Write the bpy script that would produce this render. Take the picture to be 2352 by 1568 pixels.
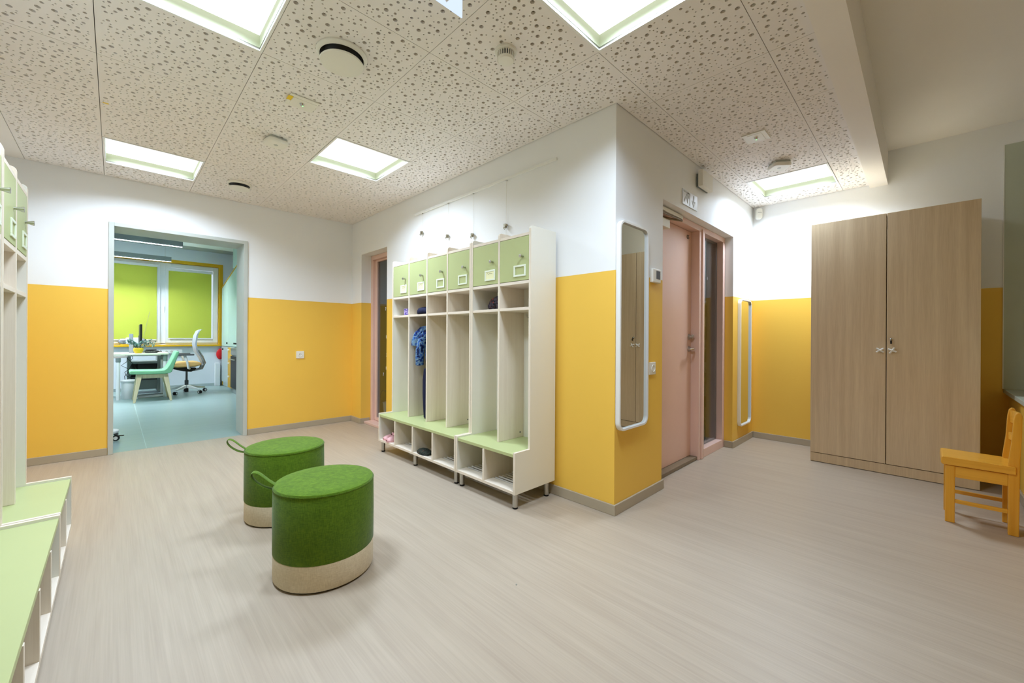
import bpy, math, random
from mathutils import Matrix, Vector
from mathutils.geometry import delaunay_2d_cdt

for o in list(bpy.data.objects):
    bpy.data.objects.remove(o, do_unlink=True)
SC = bpy.context.scene
COL = SC.collection
PI = math.pi

# ------------------------------------------------------------------ camera
cam = bpy.data.objects.new('camera', bpy.data.cameras.new('camera'))
COL.objects.link(cam)
cam.data.sensor_width = 36.0
cam.data.lens = 928.62 / 2352 * 36.0
cam.data.shift_y = -10.545 / 2352
cam.data.clip_start = 0.02
cam.matrix_world = (Matrix.Translation((0, 0, 1.09)) @ Matrix.Rotation(0.794002 - PI / 2, 4, 'Z')
                    @ Matrix.Rotation(PI / 2, 4, 'X') @ Matrix.Rotation(0.0056844, 4, 'Z'))
SC.camera = cam

# ------------------------------------------------------------------ world, exposure
world = bpy.data.worlds.new('world'); SC.world = world
world.use_nodes = True
bg = world.node_tree.nodes['Background']
bg.inputs[0].default_value = (0.80, 0.88, 1.0, 1)
bg.inputs[1].default_value = 1.0
SC.view_settings.view_transform = 'Standard'
SC.view_settings.look = 'None'
SC.view_settings.gamma = 1.0
SC.view_settings.use_curve_mapping = False
SC.view_settings.exposure = 0.0
PANEL = 29.0         # watts of each recessed ceiling panel
PANEL_COL = (0.68, 0.82, 1.0)
PANEL_SPREAD = 146   # beam of the prismatic diffuser, degrees
SC.cycles.max_bounces = 7; SC.cycles.diffuse_bounces = 5; SC.cycles.glossy_bounces = 3
SC.cycles.transmission_bounces = 4; SC.cycles.transparent_max_bounces = 8
SC.cycles.adaptive_threshold = 0.015
SC.cycles.caustics_reflective = False; SC.cycles.caustics_refractive = False
PENDANT = 290.0       # strength of the office pendants
PENDANT_COL = (0.86, 0.93, 1.0)

# ------------------------------------------------------------------ measures of the place
X0, Y0, X1, Y1, ZC, ZY = 2.1886, 1.3253, 5.0312, 5.1793, 2.526, 1.505
YW = 10.77           # window wall of the office
XL = -0.78           # left wall


# ------------------------------------------------------------------ materials
def lin(c):
    return tuple((v / 255 / 12.92) if v / 255 <= 0.04045 else ((v / 255 + 0.055) / 1.055) ** 2.4 for v in c)


def new_mat(name):
    m = bpy.data.materials.new(name); m.use_nodes = True
    nt = m.node_tree
    return m, nt, nt.nodes['Principled BSDF']


def rgba(c, k=1.0):
    return (min(1, c[0] * k), min(1, c[1] * k), min(1, c[2] * k), 1)


def pmat(name, col, rough=0.55, metal=0.0, var=0.05, scale=6.0, stretch=(1, 1, 1), bump=0.0, bscale=None,
         spec=0.35, coat=0.0, world=False, detail=4.0):
    """plain procedural surface: colour varied by stretched noise, optional fine relief"""
    m, nt, b = new_mat(name)
    c = lin(col)
    tc = nt.nodes.new('ShaderNodeTexCoord')
    mp = nt.nodes.new('ShaderNodeMapping'); mp.inputs['Scale'].default_value = stretch
    if world:
        g = nt.nodes.new('ShaderNodeNewGeometry'); nt.links.new(g.outputs['Position'], mp.inputs[0])
    else:
        nt.links.new(tc.outputs['Object'], mp.inputs[0])
    n = nt.nodes.new('ShaderNodeTexNoise'); n.inputs['Scale'].default_value = scale; n.inputs['Detail'].default_value = detail
    nt.links.new(mp.outputs[0], n.inputs['Vector'])
    r = nt.nodes.new('ShaderNodeValToRGB')
    r.color_ramp.elements[0].position = 0.3; r.color_ramp.elements[1].position = 0.7
    r.color_ramp.elements[0].color = rgba(c, 1 - var); r.color_ramp.elements[1].color = rgba(c, 1 + var)
    nt.links.new(n.outputs['Fac'], r.inputs[0])
    nt.links.new(r.outputs[0], b.inputs['Base Color'])
    b.inputs['Roughness'].default_value = rough
    b.inputs['Metallic'].default_value = metal
    b.inputs['Specular IOR Level'].default_value = spec
    b.inputs['Coat Weight'].default_value = coat
    if bump:
        n2 = nt.nodes.new('ShaderNodeTexNoise'); n2.inputs['Scale'].default_value = bscale or scale
        nt.links.new(mp.outputs[0], n2.inputs['Vector'])
        bp = nt.nodes.new('ShaderNodeBump'); bp.inputs['Strength'].default_value = bump; bp.inputs['Distance'].default_value = 0.002
        nt.links.new(n2.outputs['Fac'], bp.inputs['Height']); nt.links.new(bp.outputs[0], b.inputs['Normal'])
    return m


def two_tone(name, up, low, zline, rough=0.5):
    m, nt, b = new_mat(name)
    g = nt.nodes.new('ShaderNodeNewGeometry')
    s = nt.nodes.new('ShaderNodeSeparateXYZ'); nt.links.new(g.outputs['Position'], s.inputs[0])
    gt = nt.nodes.new('ShaderNodeMath'); gt.operation = 'GREATER_THAN'; gt.inputs[1].default_value = zline
    nt.links.new(s.outputs['Z'], gt.inputs[0])
    n = nt.nodes.new('ShaderNodeTexNoise'); n.inputs['Scale'].default_value = 1.5
    nt.links.new(g.outputs['Position'], n.inputs['Vector'])
    cols = []
    for c in (low, up):
        r = nt.nodes.new('ShaderNodeValToRGB')
        r.color_ramp.elements[0].color = rgba(lin(c), 0.97); r.color_ramp.elements[1].color = rgba(lin(c), 1.03)
        nt.links.new(n.outputs['Fac'], r.inputs[0]); cols.append(r)
    mx = nt.nodes.new('ShaderNodeMix'); mx.data_type = 'RGBA'
    nt.links.new(gt.outputs[0], mx.inputs['Factor'])
    nt.links.new(cols[0].outputs[0], mx.inputs['A']); nt.links.new(cols[1].outputs[0], mx.inputs['B'])
    nt.links.new(mx.outputs['Result'], b.inputs['Base Color'])
    b.inputs['Roughness'].default_value = rough; b.inputs['Specular IOR Level'].default_value = 0.3
    n2 = nt.nodes.new('ShaderNodeTexNoise'); n2.inputs['Scale'].default_value = 260
    nt.links.new(g.outputs['Position'], n2.inputs['Vector'])
    bp = nt.nodes.new('ShaderNodeBump'); bp.inputs['Strength'].default_value = 0.08; bp.inputs['Distance'].default_value = 0.001
    nt.links.new(n2.outputs['Fac'], bp.inputs['Height']); nt.links.new(bp.outputs[0], b.inputs['Normal'])
    return m


def wood(name, light, dark, axis='Z', scale=1.0, rough=0.5, fine=90, contrast=(0.35, 0.75), coat=0.0):
    m, nt, b = new_mat(name)
    tc = nt.nodes.new('ShaderNodeTexCoord')
    mp = nt.nodes.new('ShaderNodeMapping')
    st = [1, 1, 1]; st['XYZ'.index(axis)] = 0.035
    mp.inputs['Scale'].default_value = st
    nt.links.new(tc.outputs['Object'], mp.inputs[0])
    n = nt.nodes.new('ShaderNodeTexNoise'); n.inputs['Scale'].default_value = 26 * scale; n.inputs['Detail'].default_value = 5
    n.inputs['Distortion'].default_value = 0.6
    n2 = nt.nodes.new('ShaderNodeTexNoise'); n2.inputs['Scale'].default_value = fine * 4 * scale; n2.inputs['Detail'].default_value = 2
    nt.links.new(mp.outputs[0], n.inputs['Vector']); nt.links.new(mp.outputs[0], n2.inputs['Vector'])
    ad = nt.nodes.new('ShaderNodeMath'); ad.operation = 'MULTIPLY_ADD'; ad.inputs[1].default_value = 0.35
    nt.links.new(n2.outputs['Fac'], ad.inputs[0])
    ml = nt.nodes.new('ShaderNodeMath'); ml.operation = 'MULTIPLY'; ml.inputs[1].default_value = 0.75
    nt.links.new(n.outputs['Fac'], ml.inputs[0]); nt.links.new(ml.outputs[0], ad.inputs[2])
    r = nt.nodes.new('ShaderNodeValToRGB')
    r.color_ramp.elements[0].position, r.color_ramp.elements[1].position = contrast
    r.color_ramp.elements[0].color = rgba(lin(light)); r.color_ramp.elements[1].color = rgba(lin(dark))
    nt.links.new(ad.outputs[0], r.inputs[0]); nt.links.new(r.outputs[0], b.inputs['Base Color'])
    b.inputs['Roughness'].default_value = rough; b.inputs['Specular IOR Level'].default_value = 0.3
    b.inputs['Coat Weight'].default_value = coat
    return m


def lino(name, cols, axis, fx, fy, rough, amount=1.0):
    """streaked linoleum, streaks running along the given axis"""
    m, nt, b = new_mat(name)
    g = nt.nodes.new('ShaderNodeNewGeometry')
    outs = []
    for k, (a, d) in enumerate(((fx, fy), (fx * 2.7, fy * 1.8), (fx * 0.3, fy * 0.7))):
        mp = nt.nodes.new('ShaderNodeMapping')
        mp.inputs['Scale'].default_value = (a, d, 1) if axis == 'Y' else (d, a, 1)
        mp.inputs['Location'].default_value = (k * 3.1, k * 7.7, 0)
        nt.links.new(g.outputs['Position'], mp.inputs[0])
        n = nt.nodes.new('ShaderNodeTexNoise'); n.inputs['Scale'].default_value = 1.0; n.inputs['Detail'].default_value = 3
        nt.links.new(mp.outputs[0], n.inputs['Vector']); outs.append(n)
    a1 = nt.nodes.new('ShaderNodeMath'); a1.operation = 'ADD'
    nt.links.new(outs[0].outputs['Fac'], a1.inputs[0]); nt.links.new(outs[1].outputs['Fac'], a1.inputs[1])
    hf = nt.nodes.new('ShaderNodeMath'); hf.operation = 'MULTIPLY'; hf.inputs[1].default_value = 0.5
    nt.links.new(a1.outputs[0], hf.inputs[0])
    r = nt.nodes.new('ShaderNodeValToRGB'); r.color_ramp.interpolation = 'B_SPLINE'
    r.color_ramp.elements[0].position = 0.33; r.color_ramp.elements[1].position = 0.66
    r.color_ramp.elements[0].color = rgba(lin(cols[0])); r.color_ramp.elements[1].color = rgba(lin(cols[1]))
    nt.links.new(hf.outputs[0], r.inputs[0])
    r2 = nt.nodes.new('ShaderNodeValToRGB')
    r2.color_ramp.elements[0].position = 0.35; r2.color_ramp.elements[1].position = 0.65
    r2.color_ramp.elements[0].color = rgba(lin(cols[2])); r2.color_ramp.elements[1].color = rgba(lin(cols[1]))
    nt.links.new(outs[2].outputs['Fac'], r2.inputs[0])
    mx = nt.nodes.new('ShaderNodeMix'); mx.data_type = 'RGBA'; mx.inputs['Factor'].default_value = 0.35
    nt.links.new(r.outputs[0], mx.inputs['A']); nt.links.new(r2.outputs[0], mx.inputs['B'])
    nt.links.new(mx.outputs['Result'], b.inputs['Base Color'])
    b.inputs['Roughness'].default_value = rough; b.inputs['Specular IOR Level'].default_value = 0.35
    return m


def fabric(name, c1, c2, scale=420):
    m, nt, b = new_mat(name)
    tc = nt.nodes.new('ShaderNodeTexCoord')
    fs = []
    for st in ((1, 1, 0.12), (0.12, 0.12, 1)):
        mp = nt.nodes.new('ShaderNodeMapping'); mp.inputs['Scale'].default_value = st
        nt.links.new(tc.outputs['Object'], mp.inputs[0])
        n = nt.nodes.new('ShaderNodeTexNoise'); n.inputs['Scale'].default_value = scale; n.inputs['Detail'].default_value = 3
        nt.links.new(mp.outputs[0], n.inputs['Vector']); fs.append(n)
    n3 = nt.nodes.new('ShaderNodeTexNoise'); n3.inputs['Scale'].default_value = 14
    nt.links.new(tc.outputs['Object'], n3.inputs['Vector'])
    a = nt.nodes.new('ShaderNodeMath'); a.operation = 'ADD'
    nt.links.new(fs[0].outputs['Fac'], a.inputs[0]); nt.links.new(fs[1].outputs['Fac'], a.inputs[1])
    a2 = nt.nodes.new('ShaderNodeMath'); a2.operation = 'MULTIPLY_ADD'; a2.inputs[1].default_value = 0.42
    nt.links.new(a.outputs[0], a2.inputs[0])
    m3 = nt.nodes.new('ShaderNodeMath'); m3.operation = 'MULTIPLY'; m3.inputs[1].default_value = 0.16
    nt.links.new(n3.outputs['Fac'], m3.inputs[0]); nt.links.new(m3.outputs[0], a2.inputs[2])
    r = nt.nodes.new('ShaderNodeValToRGB')
    r.color_ramp.elements[0].position = 0.38; r.color_ramp.elements[1].position = 0.62
    r.color_ramp.elements[0].color = rgba(lin(c1)); r.color_ramp.elements[1].color = rgba(lin(c2))
    nt.links.new(a2.outputs[0], r.inputs[0]); nt.links.new(r.outputs[0], b.inputs['Base Color'])
    b.inputs['Roughness'].default_value = 0.85; b.inputs['Specular IOR Level'].default_value = 0.15
    b.inputs['Sheen Weight'].default_value = 0.15
    bp = nt.nodes.new('ShaderNodeBump'); bp.inputs['Strength'].default_value = 0.35; bp.inputs['Distance'].default_value = 0.001
    nt.links.new(a2.outputs[0], bp.inputs['Height']); nt.links.new(bp.outputs[0], b.inputs['Normal'])
    return m


def patches(name, cols, scale=30, rough=0.8):
    m, nt, b = new_mat(name)
    tc = nt.nodes.new('ShaderNodeTexCoord')
    n = nt.nodes.new('ShaderNodeTexNoise'); n.inputs['Scale'].default_value = scale; n.inputs['Detail'].default_value = 2
    nt.links.new(tc.outputs['Object'], n.inputs['Vector'])
    r = nt.nodes.new('ShaderNodeValToRGB'); r.color_ramp.interpolation = 'CONSTANT'
    els = r.color_ramp.elements
    while len(els) < len(cols):
        els.new(0.5)
    for i, c in enumerate(cols):
        els[i].position = 0 if i == 0 else 0.36 + 0.28 * (i - 1) / max(1, len(cols) - 2)
        els[i].color = rgba(lin(c))
    nt.links.new(n.outputs['Fac'], r.inputs[0]); nt.links.new(r.outputs[0], b.inputs['Base Color'])
    b.inputs['Roughness'].default_value = rough; b.inputs['Specular IOR Level'].default_value = 0.2
    return m


def emit(name, col, strength):
    m = bpy.data.materials.new(name); m.use_nodes = True
    nt = m.node_tree; nt.nodes.clear()
    e = nt.nodes.new('ShaderNodeEmission'); e.inputs[0].default_value = (*col, 1); e.inputs[1].default_value = strength
    o = nt.nodes.new('ShaderNodeOutputMaterial'); nt.links.new(e.outputs[0], o.inputs[0])
    return m


def glass(name, tint=(0.9, 0.95, 0.95), refl=0.08):
    m = bpy.data.materials.new(name); m.use_nodes = True
    nt = m.node_tree; nt.nodes.clear()
    t = nt.nodes.new('ShaderNodeBsdfTransparent'); t.inputs[0].default_value = (*tint, 1)
    gl = nt.nodes.new('ShaderNodeBsdfGlossy'); gl.inputs['Roughness'].default_value = 0.02
    lw = nt.nodes.new('ShaderNodeLayerWeight'); lw.inputs[0].default_value = 0.25
    mr = nt.nodes.new('ShaderNodeMapRange'); mr.inputs['To Min'].default_value = refl; mr.inputs['To Max'].default_value = 0.4
    nt.links.new(lw.outputs['Fresnel'], mr.inputs[0])
    mx = nt.nodes.new('ShaderNodeMixShader')
    nt.links.new(mr.outputs[0], mx.inputs[0]); nt.links.new(t.outputs[0], mx.inputs[1]); nt.links.new(gl.outputs[0], mx.inputs[2])
    o = nt.nodes.new('ShaderNodeOutputMaterial'); nt.links.new(mx.outputs[0], o.inputs[0])
    return m


def blind_mat(name, col, trans):
    m = bpy.data.materials.new(name); m.use_nodes = True
    nt = m.node_tree; nt.nodes.clear()
    tc = nt.nodes.new('ShaderNodeTexCoord')
    n = nt.nodes.new('ShaderNodeTexNoise'); n.inputs['Scale'].default_value = 300
    nt.links.new(tc.outputs['Object'], n.inputs['Vector'])
    r = nt.nodes.new('ShaderNodeValToRGB')
    r.color_ramp.elements[0].color = rgba(lin(col), 0.97); r.color_ramp.elements[1].color = rgba(lin(col), 1.03)
    nt.links.new(n.outputs['Fac'], r.inputs[0])
    d = nt.nodes.new('ShaderNodeBsdfDiffuse'); t = nt.nodes.new('ShaderNodeBsdfTranslucent')
    nt.links.new(r.outputs[0], d.inputs[0]); nt.links.new(r.outputs[0], t.inputs[0])
    mx = nt.nodes.new('ShaderNodeMixShader'); mx.inputs[0].default_value = trans
    nt.links.new(d.outputs[0], mx.inputs[1]); nt.links.new(t.outputs[0], mx.inputs[2])
    o = nt.nodes.new('ShaderNodeOutputMaterial'); nt.links.new(mx.outputs[0], o.inputs[0])
    return m


WHITE = (241, 242, 242)
M = {}
M['wall'] = two_tone('wall_paint', WHITE, (244, 198, 84), ZY)
M['white_paint'] = pmat('white_paint', WHITE, 0.6, var=0.02, scale=2)
M['tile'] = pmat('ceiling_tile_paint', (241, 236, 232), 0.8, var=0.015, scale=3)
M['felt'] = pmat('felt_backing', (112, 104, 82), 0.95, var=0.1, scale=200)
M['plain_ceiling'] = pmat('plain_ceiling_paint', (243, 238, 231), 0.8, var=0.015, scale=2)
M['beam'] = pmat('beam_paint', (243, 237, 229), 0.7, var=0.015, scale=2)
M['floor'] = lino('corridor_linoleum', ((162, 147, 129), (187, 173, 154), (172, 156, 138)), 'Y', 62, 1.7, 0.42)
M['office_floor'] = lino('office_linoleum', ((128, 152, 152), (146, 168, 166), (134, 158, 156)), 'X', 20, 1.2, 0.3)
M['store_floor'] = pmat('store_floor_tiles', (120, 126, 134), 0.5, var=0.35, scale=40)
M['base'] = pmat('skirting', (176, 164, 142), 0.45, var=0.03, scale=5, spec=0.5)
M['casing'] = pmat('grey_casing', (190, 194, 186), 0.45, var=0.02)
M['trim_white'] = pmat('white_trim', (240, 240, 236), 0.4, var=0.01)
M['alu'] = pmat('aluminium_trim', (170, 170, 165), 0.35, metal=0.8, var=0.03)
M['well'] = pmat('light_well', (204, 213, 184), 0.8, var=0.01)
M['panel'] = emit('panel_light', (0.98, 0.99, 1.0), 1.6)
M['pendant'] = emit('pendant_light', PENDANT_COL, PENDANT)
M['uplight'] = emit('pendant_uplight', PENDANT_COL, PENDANT * 0.10)
M['cream'] = wood('whitewashed_birch', (236, 225, 207), (224, 210, 190), 'Z', 1.0, 0.5)
M['cream_h'] = wood('whitewashed_birch_edge', (238, 227, 211), (228, 214, 196), 'X', 1.0, 0.5)
M['melamine'] = pmat('white_melamine', (232, 229, 216), 0.45, var=0.015, scale=3)
M['green'] = pmat('sage_laminate', (184, 192, 136), 0.42, var=0.015, scale=3)
M['chrome'] = pmat('chrome', (200, 200, 198), 0.18, metal=1.0, var=0.02)
M['steel'] = pmat('brushed_steel', (190, 188, 182), 0.32, metal=1.0, var=0.05, scale=40)
M['bar'] = pmat('satin_bar', (222, 219, 212), 0.35, metal=0.2, var=0.02)
M['brass'] = pmat('dull_nickel', (150, 142, 120), 0.4, metal=0.8, var=0.1, scale=40)
M['rubber'] = pmat('black_rubber', (28, 27, 26), 0.7, var=0.1)
M['black'] = pmat('black_plastic', (22, 22, 24), 0.45, var=0.1)
M['darkgrey'] = pmat('dark_grey_plastic', (78, 82, 86), 0.5, var=0.05)
M['plastic'] = pmat('white_plastic', (236, 234, 224), 0.4, var=0.01)
M['clear_frame'] = pmat('frosted_card_frame', (232, 238, 218), 0.35, var=0.01)
M['card'] = pmat('pale_yellow_card', (240, 238, 190), 0.7, var=0.02)
M['ink'] = pmat('ink', (60, 60, 58), 0.6, var=0.05)
M['fab_green'] = fabric('green_upholstery', (66, 96, 8), (96, 128, 24))
M['fab_green_top'] = M['fab_green']
M['fab_beige'] = fabric('beige_upholstery', (206, 192, 162), (228, 216, 190))
M['oak'] = wood('oak_veneer', (228, 208, 174), (204, 181, 147), 'Z', 0.9, 0.5, fine=70, contrast=(0.3, 0.75))
M['pine'] = wood('varnished_pine', (236, 176, 62), (212, 146, 36), 'Z', 0.7, 0.35, fine=30, coat=0.3)
M['pine_h'] = wood('varnished_pine_seat', (238, 180, 66), (214, 150, 40), 'Y', 0.7, 0.35, fine=30, coat=0.3)
M['pink'] = pmat('dusty_pink_paint', (230, 190, 170), 0.4, var=0.02, scale=3)
M['pink_frame'] = pmat('dusty_pink_frame', (230, 196, 182), 0.4, var=0.02, scale=3)
M['threshold'] = pmat('threshold_strip', (128, 112, 90), 0.45, var=0.08, scale=30)
M['glass'] = glass('door_glass', (0.80, 0.86, 0.88), 0.07)
M['winglass'] = glass('window_glass', (0.95, 0.97, 0.97), 0.05)
M['mirror'] = pmat('mirror_silver', (235, 240, 236), 0.0, metal=1.0, var=0.0)
M['acryl'] = pmat('opal_acrylic', (226, 231, 240), 0.25, var=0.01)
M['signgrey'] = pmat('sign_grey_print', (186, 188, 186), 0.4, var=0.01)
M['signblue'] = emit('lit_sign_acrylic', (0.70, 0.82, 1.0), 1.1)
M['signwhite'] = pmat('sign_white', (246, 247, 250), 0.5, var=0.01)
M['yellow'] = pmat('yellow_laminate', (232, 180, 36), 0.45, var=0.02)
M['sticker'] = pmat('yellow_sticker', (236, 200, 40), 0.5, var=0.03)
M['led'] = emit('green_led', (0.3, 1.0, 0.35), 2.0)
M['niche'] = pmat('sage_grey_panel', (190, 197, 180), 0.4, var=0.02)
M['store_wall'] = two_tone('store_wall_paint', (206, 212, 216), (208, 168, 60), ZY)
M['office_wall'] = pmat('office_wall_paint', (216, 224, 232), 0.6, var=0.015)
M['office_ceiling'] = pmat('office_ceiling_tiles', (226, 236, 236), 0.8, var=0.02)
M['ochre'] = pmat('ochre_window_reveal', (214, 168, 20), 0.5, var=0.02)
M['pvc'] = pmat('white_pvc', (228, 232, 236), 0.35, var=0.01)
M['blind'] = blind_mat('lime_blind', (216, 224, 104), 0.4)
M['mint'] = pmat('mint_upholstery', (122, 184, 142), 0.7, var=0.04, scale=60, bump=0.2, bscale=500)
M['paleash'] = wood('pale_ash', (214, 206, 172), (196, 184, 146), 'Z', 1.2, 0.5)
M['tan'] = pmat('tan_upholstery', (214, 176, 112), 0.7, var=0.04, scale=60)
M['mesh'] = pmat('grey_mesh', (164, 172, 182), 0.7, var=0.1, scale=300)
M['office_white'] = pmat('office_white_lacquer', (226, 230, 232), 0.4, var=0.01)
M['ash_top'] = pmat('pale_desk_top', (228, 224, 208), 0.45, var=0.03, scale=20, stretch=(0.1, 1, 1))
M['duck'] = pmat('duck_egg_laminate', (170, 200, 192), 0.4, var=0.02)
M['duck_grey'] = pmat('duck_grey_laminate', (166, 180, 182), 0.4, var=0.02)
M['greydesk'] = pmat('grey_metal', (120, 130, 130), 0.45, var=0.03)
M['silver'] = pmat('silver_plastic', (168, 168, 176), 0.25, metal=0.7, var=0.1, scale=20)
M['pot'] = pmat('yellow_glazed_pot', (232, 200, 40), 0.3, var=0.05, scale=10)
M['leaf'] = pmat('eucalyptus_leaf', (84, 122, 114), 0.6, var=0.25, scale=30)
M['stem'] = pmat('plant_stem', (84, 92, 66), 0.7, var=0.1)
M['red'] = pmat('red_vinyl', (206, 30, 34), 0.4, var=0.05)
M['shoe'] = pmat('pink_leather', (232, 178, 182), 0.4, var=0.04, scale=30)
M['shoe_in'] = pmat('shoe_lining', (112, 62, 62), 0.8, var=0.1)
M['jacket'] = patches('blue_camo_cloth', ((16, 24, 58), (30, 60, 124), (120, 150, 168), (64, 104, 172), (22, 34, 76)), 26)
M['navy'] = pmat('navy_cloth', (24, 28, 58), 0.85, var=0.2, scale=40)
M['camo'] = patches('dark_camo_cloth', ((22, 24, 24), (54, 60, 50), (32, 36, 36), (126, 84, 52)), 60)
M['bagcloth'] = patches('dark_plaid_cloth', ((38, 32, 40), (78, 70, 82), (30, 26, 30), (170, 70, 50)), 50)
M['purple'] = patches('purple_carton', ((58, 38, 130), (70, 48, 150), (196, 180, 220), (50, 30, 120)), 50, 0.4)


# ------------------------------------------------------------------ mesh helpers
ROOT = {}       # world matrix of every object built here


class MB:
    def __init__(s):
        s.v = []; s.f = []; s.mi = []

    def add(s, vs, fs, mi=0):
        b = len(s.v); s.v += [tuple(p) for p in vs]
        s.f += [tuple(b + i for i in f) for f in fs]; s.mi += [mi] * len(fs)
        return s

    def box(s, x0, x1, y0, y1, z0, z1, mi=0):
        vs = [(x, y, z) for z in (z0, z1) for y in (y0, y1) for x in (x0, x1)]
        return s.add(vs, [(0, 2, 3, 1), (4, 5, 7, 6), (0, 1, 5, 4), (2, 6, 7, 3), (0, 4, 6, 2), (1, 3, 7, 5)], mi)

    def prism(s, poly, axis, a, b, mi=0):
        """poly in the two other axes (cyclic order), extruded a..b along axis"""
        if sum(p[0] * q[1] - q[0] * p[1] for p, q in zip(poly, poly[1:] + poly[:1])) < 0:
            poly = poly[::-1]
        if a > b:
            a, b = b, a
        n = len(poly)

        def mk(p, w):
            return {'X': (w, p[0], p[1]), 'Y': (p[1], w, p[0]), 'Z': (p[0], p[1], w)}[axis]
        vs = [mk(p, a) for p in poly] + [mk(p, b) for p in poly]
        fs = [tuple(range(n - 1, -1, -1)), tuple(range(n, 2 * n))]
        fs += [(i, (i + 1) % n, n + (i + 1) % n, n + i) for i in range(n)]
        return s.add(vs, fs, mi)

    def rings(s, rings, caps=True, mi=0, closed=False):
        n = len(rings[0]); vs = [p for r in rings for p in r]; fs = []
        m = len(rings)
        for k in range(m if closed else m - 1):
            for i in range(n):
                j = (i + 1) % n; k2 = (k + 1) % m
                fs.append((k * n + i, k * n + j, k2 * n + j, k2 * n + i))
        if caps and not closed:
            fs.append(tuple(range(n - 1, -1, -1))); fs.append(tuple(range((m - 1) * n, m * n)))
        return s.add(vs, fs, mi)

    def tube(s, pts, r, n=10, caps=True, mi=0):
        pts = [Vector(p) for p in pts]
        if not isinstance(r, (list, tuple)):
            r = [r] * len(pts)
        rs = []
        up = None
        for i, p in enumerate(pts):
            d = (pts[min(i + 1, len(pts) - 1)] - pts[max(i - 1, 0)]).normalized()
            if up is None:
                up = Vector((0, 0, 1)) if abs(d.z) < 0.9 else Vector((1, 0, 0))
            a = d.cross(up).normalized(); up = a.cross(d).normalized()
            rs.append([p + (a * math.cos(2 * PI * k / n) + up * math.sin(2 * PI * k / n)) * r[i] for k in range(n)])
        return s.rings(rs[::-1], caps, mi)

    def lathe(s, prof, n=24, c=(0, 0, 0), mi=0, caps=True):
        rs = [[(c[0] + r * math.cos(2 * PI * k / n), c[1] + r * math.sin(2 * PI * k / n), c[2] + z) for k in range(n)]
              for r, z in prof]
        return s.rings(rs, caps, mi)

    def lathe_axis(s, prof, axis, c, n=20, mi=0):
        """profile (radius, distance) about an axis direction starting at c"""
        ax = Vector(axis).normalized()
        u = ax.orthogonal().normalized(); w = ax.cross(u)
        rs = [[Vector(c) + ax * d + (u * math.cos(2 * PI * k / n) + w * math.sin(2 * PI * k / n)) * r for k in range(n)]
              for r, d in prof]
        return s.rings(rs, True, mi)

    def ell(s, c, rad, n=16, m=10, mi=0):
        rs = []
        for i in range(1, m):
            t = -PI / 2 + PI * i / m
            rs.append([(c[0] + rad[0] * math.cos(t) * math.cos(2 * PI * k / n), c[1] + rad[1] * math.cos(t) * math.sin(2 * PI * k / n),
                        c[2] + rad[2] * math.sin(t)) for k in range(n)])
        return s.rings(rs, True, mi)

    def xf(s, mat):
        s.v = [tuple(mat @ Vector(p)) for p in s.v]; return s

    def mesh(s, name, mats, smooth=None):
        me = bpy.data.meshes.new(name)
        me.from_pydata(s.v, [], s.f)
        for m in (mats if isinstance(mats, (list, tuple)) else [mats]):
            me.materials.append(m)
        if any(s.mi):
            me.polygons.foreach_set('material_index', s.mi)
        if smooth:
            me.polygons.foreach_set('use_smooth', [True] * len(me.polygons))
            me.set_sharp_from_angle(angle=math.radians(smooth))
        me.update()
        return me

    def build(s, name, mats, parent=None, smooth=None, bevel=0.0, seg=2, world=False):
        if world and parent is not None:
            s.xf(ROOT[parent].inverted())
        o = bpy.data.objects.new(name, s.mesh(name, mats, smooth)); COL.objects.link(o)
        if parent is not None:
            o.parent = parent; ROOT[o] = ROOT[parent]
        else:
            ROOT[o] = Matrix.Identity(4)
        if bevel:
            bv = o.modifiers.new('bevel', 'BEVEL'); bv.width = bevel; bv.segments = seg
            bv.limit_method = 'ANGLE'; bv.angle_limit = math.radians(40)
        return o


def tag(o, label=None, cat=None, group=None, kind=None):
    if label: o['label'] = label
    if cat: o['category'] = cat
    if group: o['group'] = group
    if kind: o['kind'] = kind
    return o


def thing(name, label, cat, loc=(0, 0, 0), rotz=0.0, group=None, kind=None):
    o = bpy.data.objects.new(name, None); COL.objects.link(o)
    o.empty_display_size = 0.1
    o.location = loc; o.rotation_euler = (0, 0, rotz)
    ROOT[o] = Matrix.Translation(loc) @ Matrix.Rotation(rotz, 4, 'Z')
    return tag(o, label, cat, group, kind)


def solo(name, mb, mats, label, cat, group=None, smooth=None, bevel=0.0, seg=2):
    """a thing that is one mesh; origin at the centre of its base"""
    xs, ys, zs = zip(*mb.v)
    c = Vector(((min(xs) + max(xs)) / 2, (min(ys) + max(ys)) / 2, min(zs)))
    mb.xf(Matrix.Translation(-c))
    o = mb.build(name, mats, None, smooth, bevel, seg); o.location = c
    ROOT[o] = Matrix.Translation(c)
    return tag(o, label, cat, group)


def struct(name, mb, mats, label, cat, smooth=None, bevel=0.0):
    o = mb.build(name, mats, None, smooth, bevel)
    return tag(o, label, cat, None, 'structure')


def copy_tree(o, loc, label=None, parent=None):
    c = o.copy(); COL.objects.link(c)
    if parent is None:
        c.location = loc
        ROOT[c] = Matrix.Translation(loc) @ Matrix.Rotation(o.rotation_euler.z, 4, 'Z')
        if label: c['label'] = label
    else:
        c.parent = parent; ROOT[c] = ROOT[parent]
    for ch in [k for k in COL.objects if k.parent == o and k is not c]:
        copy_tree(ch, None, None, c)
    return c


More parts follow.
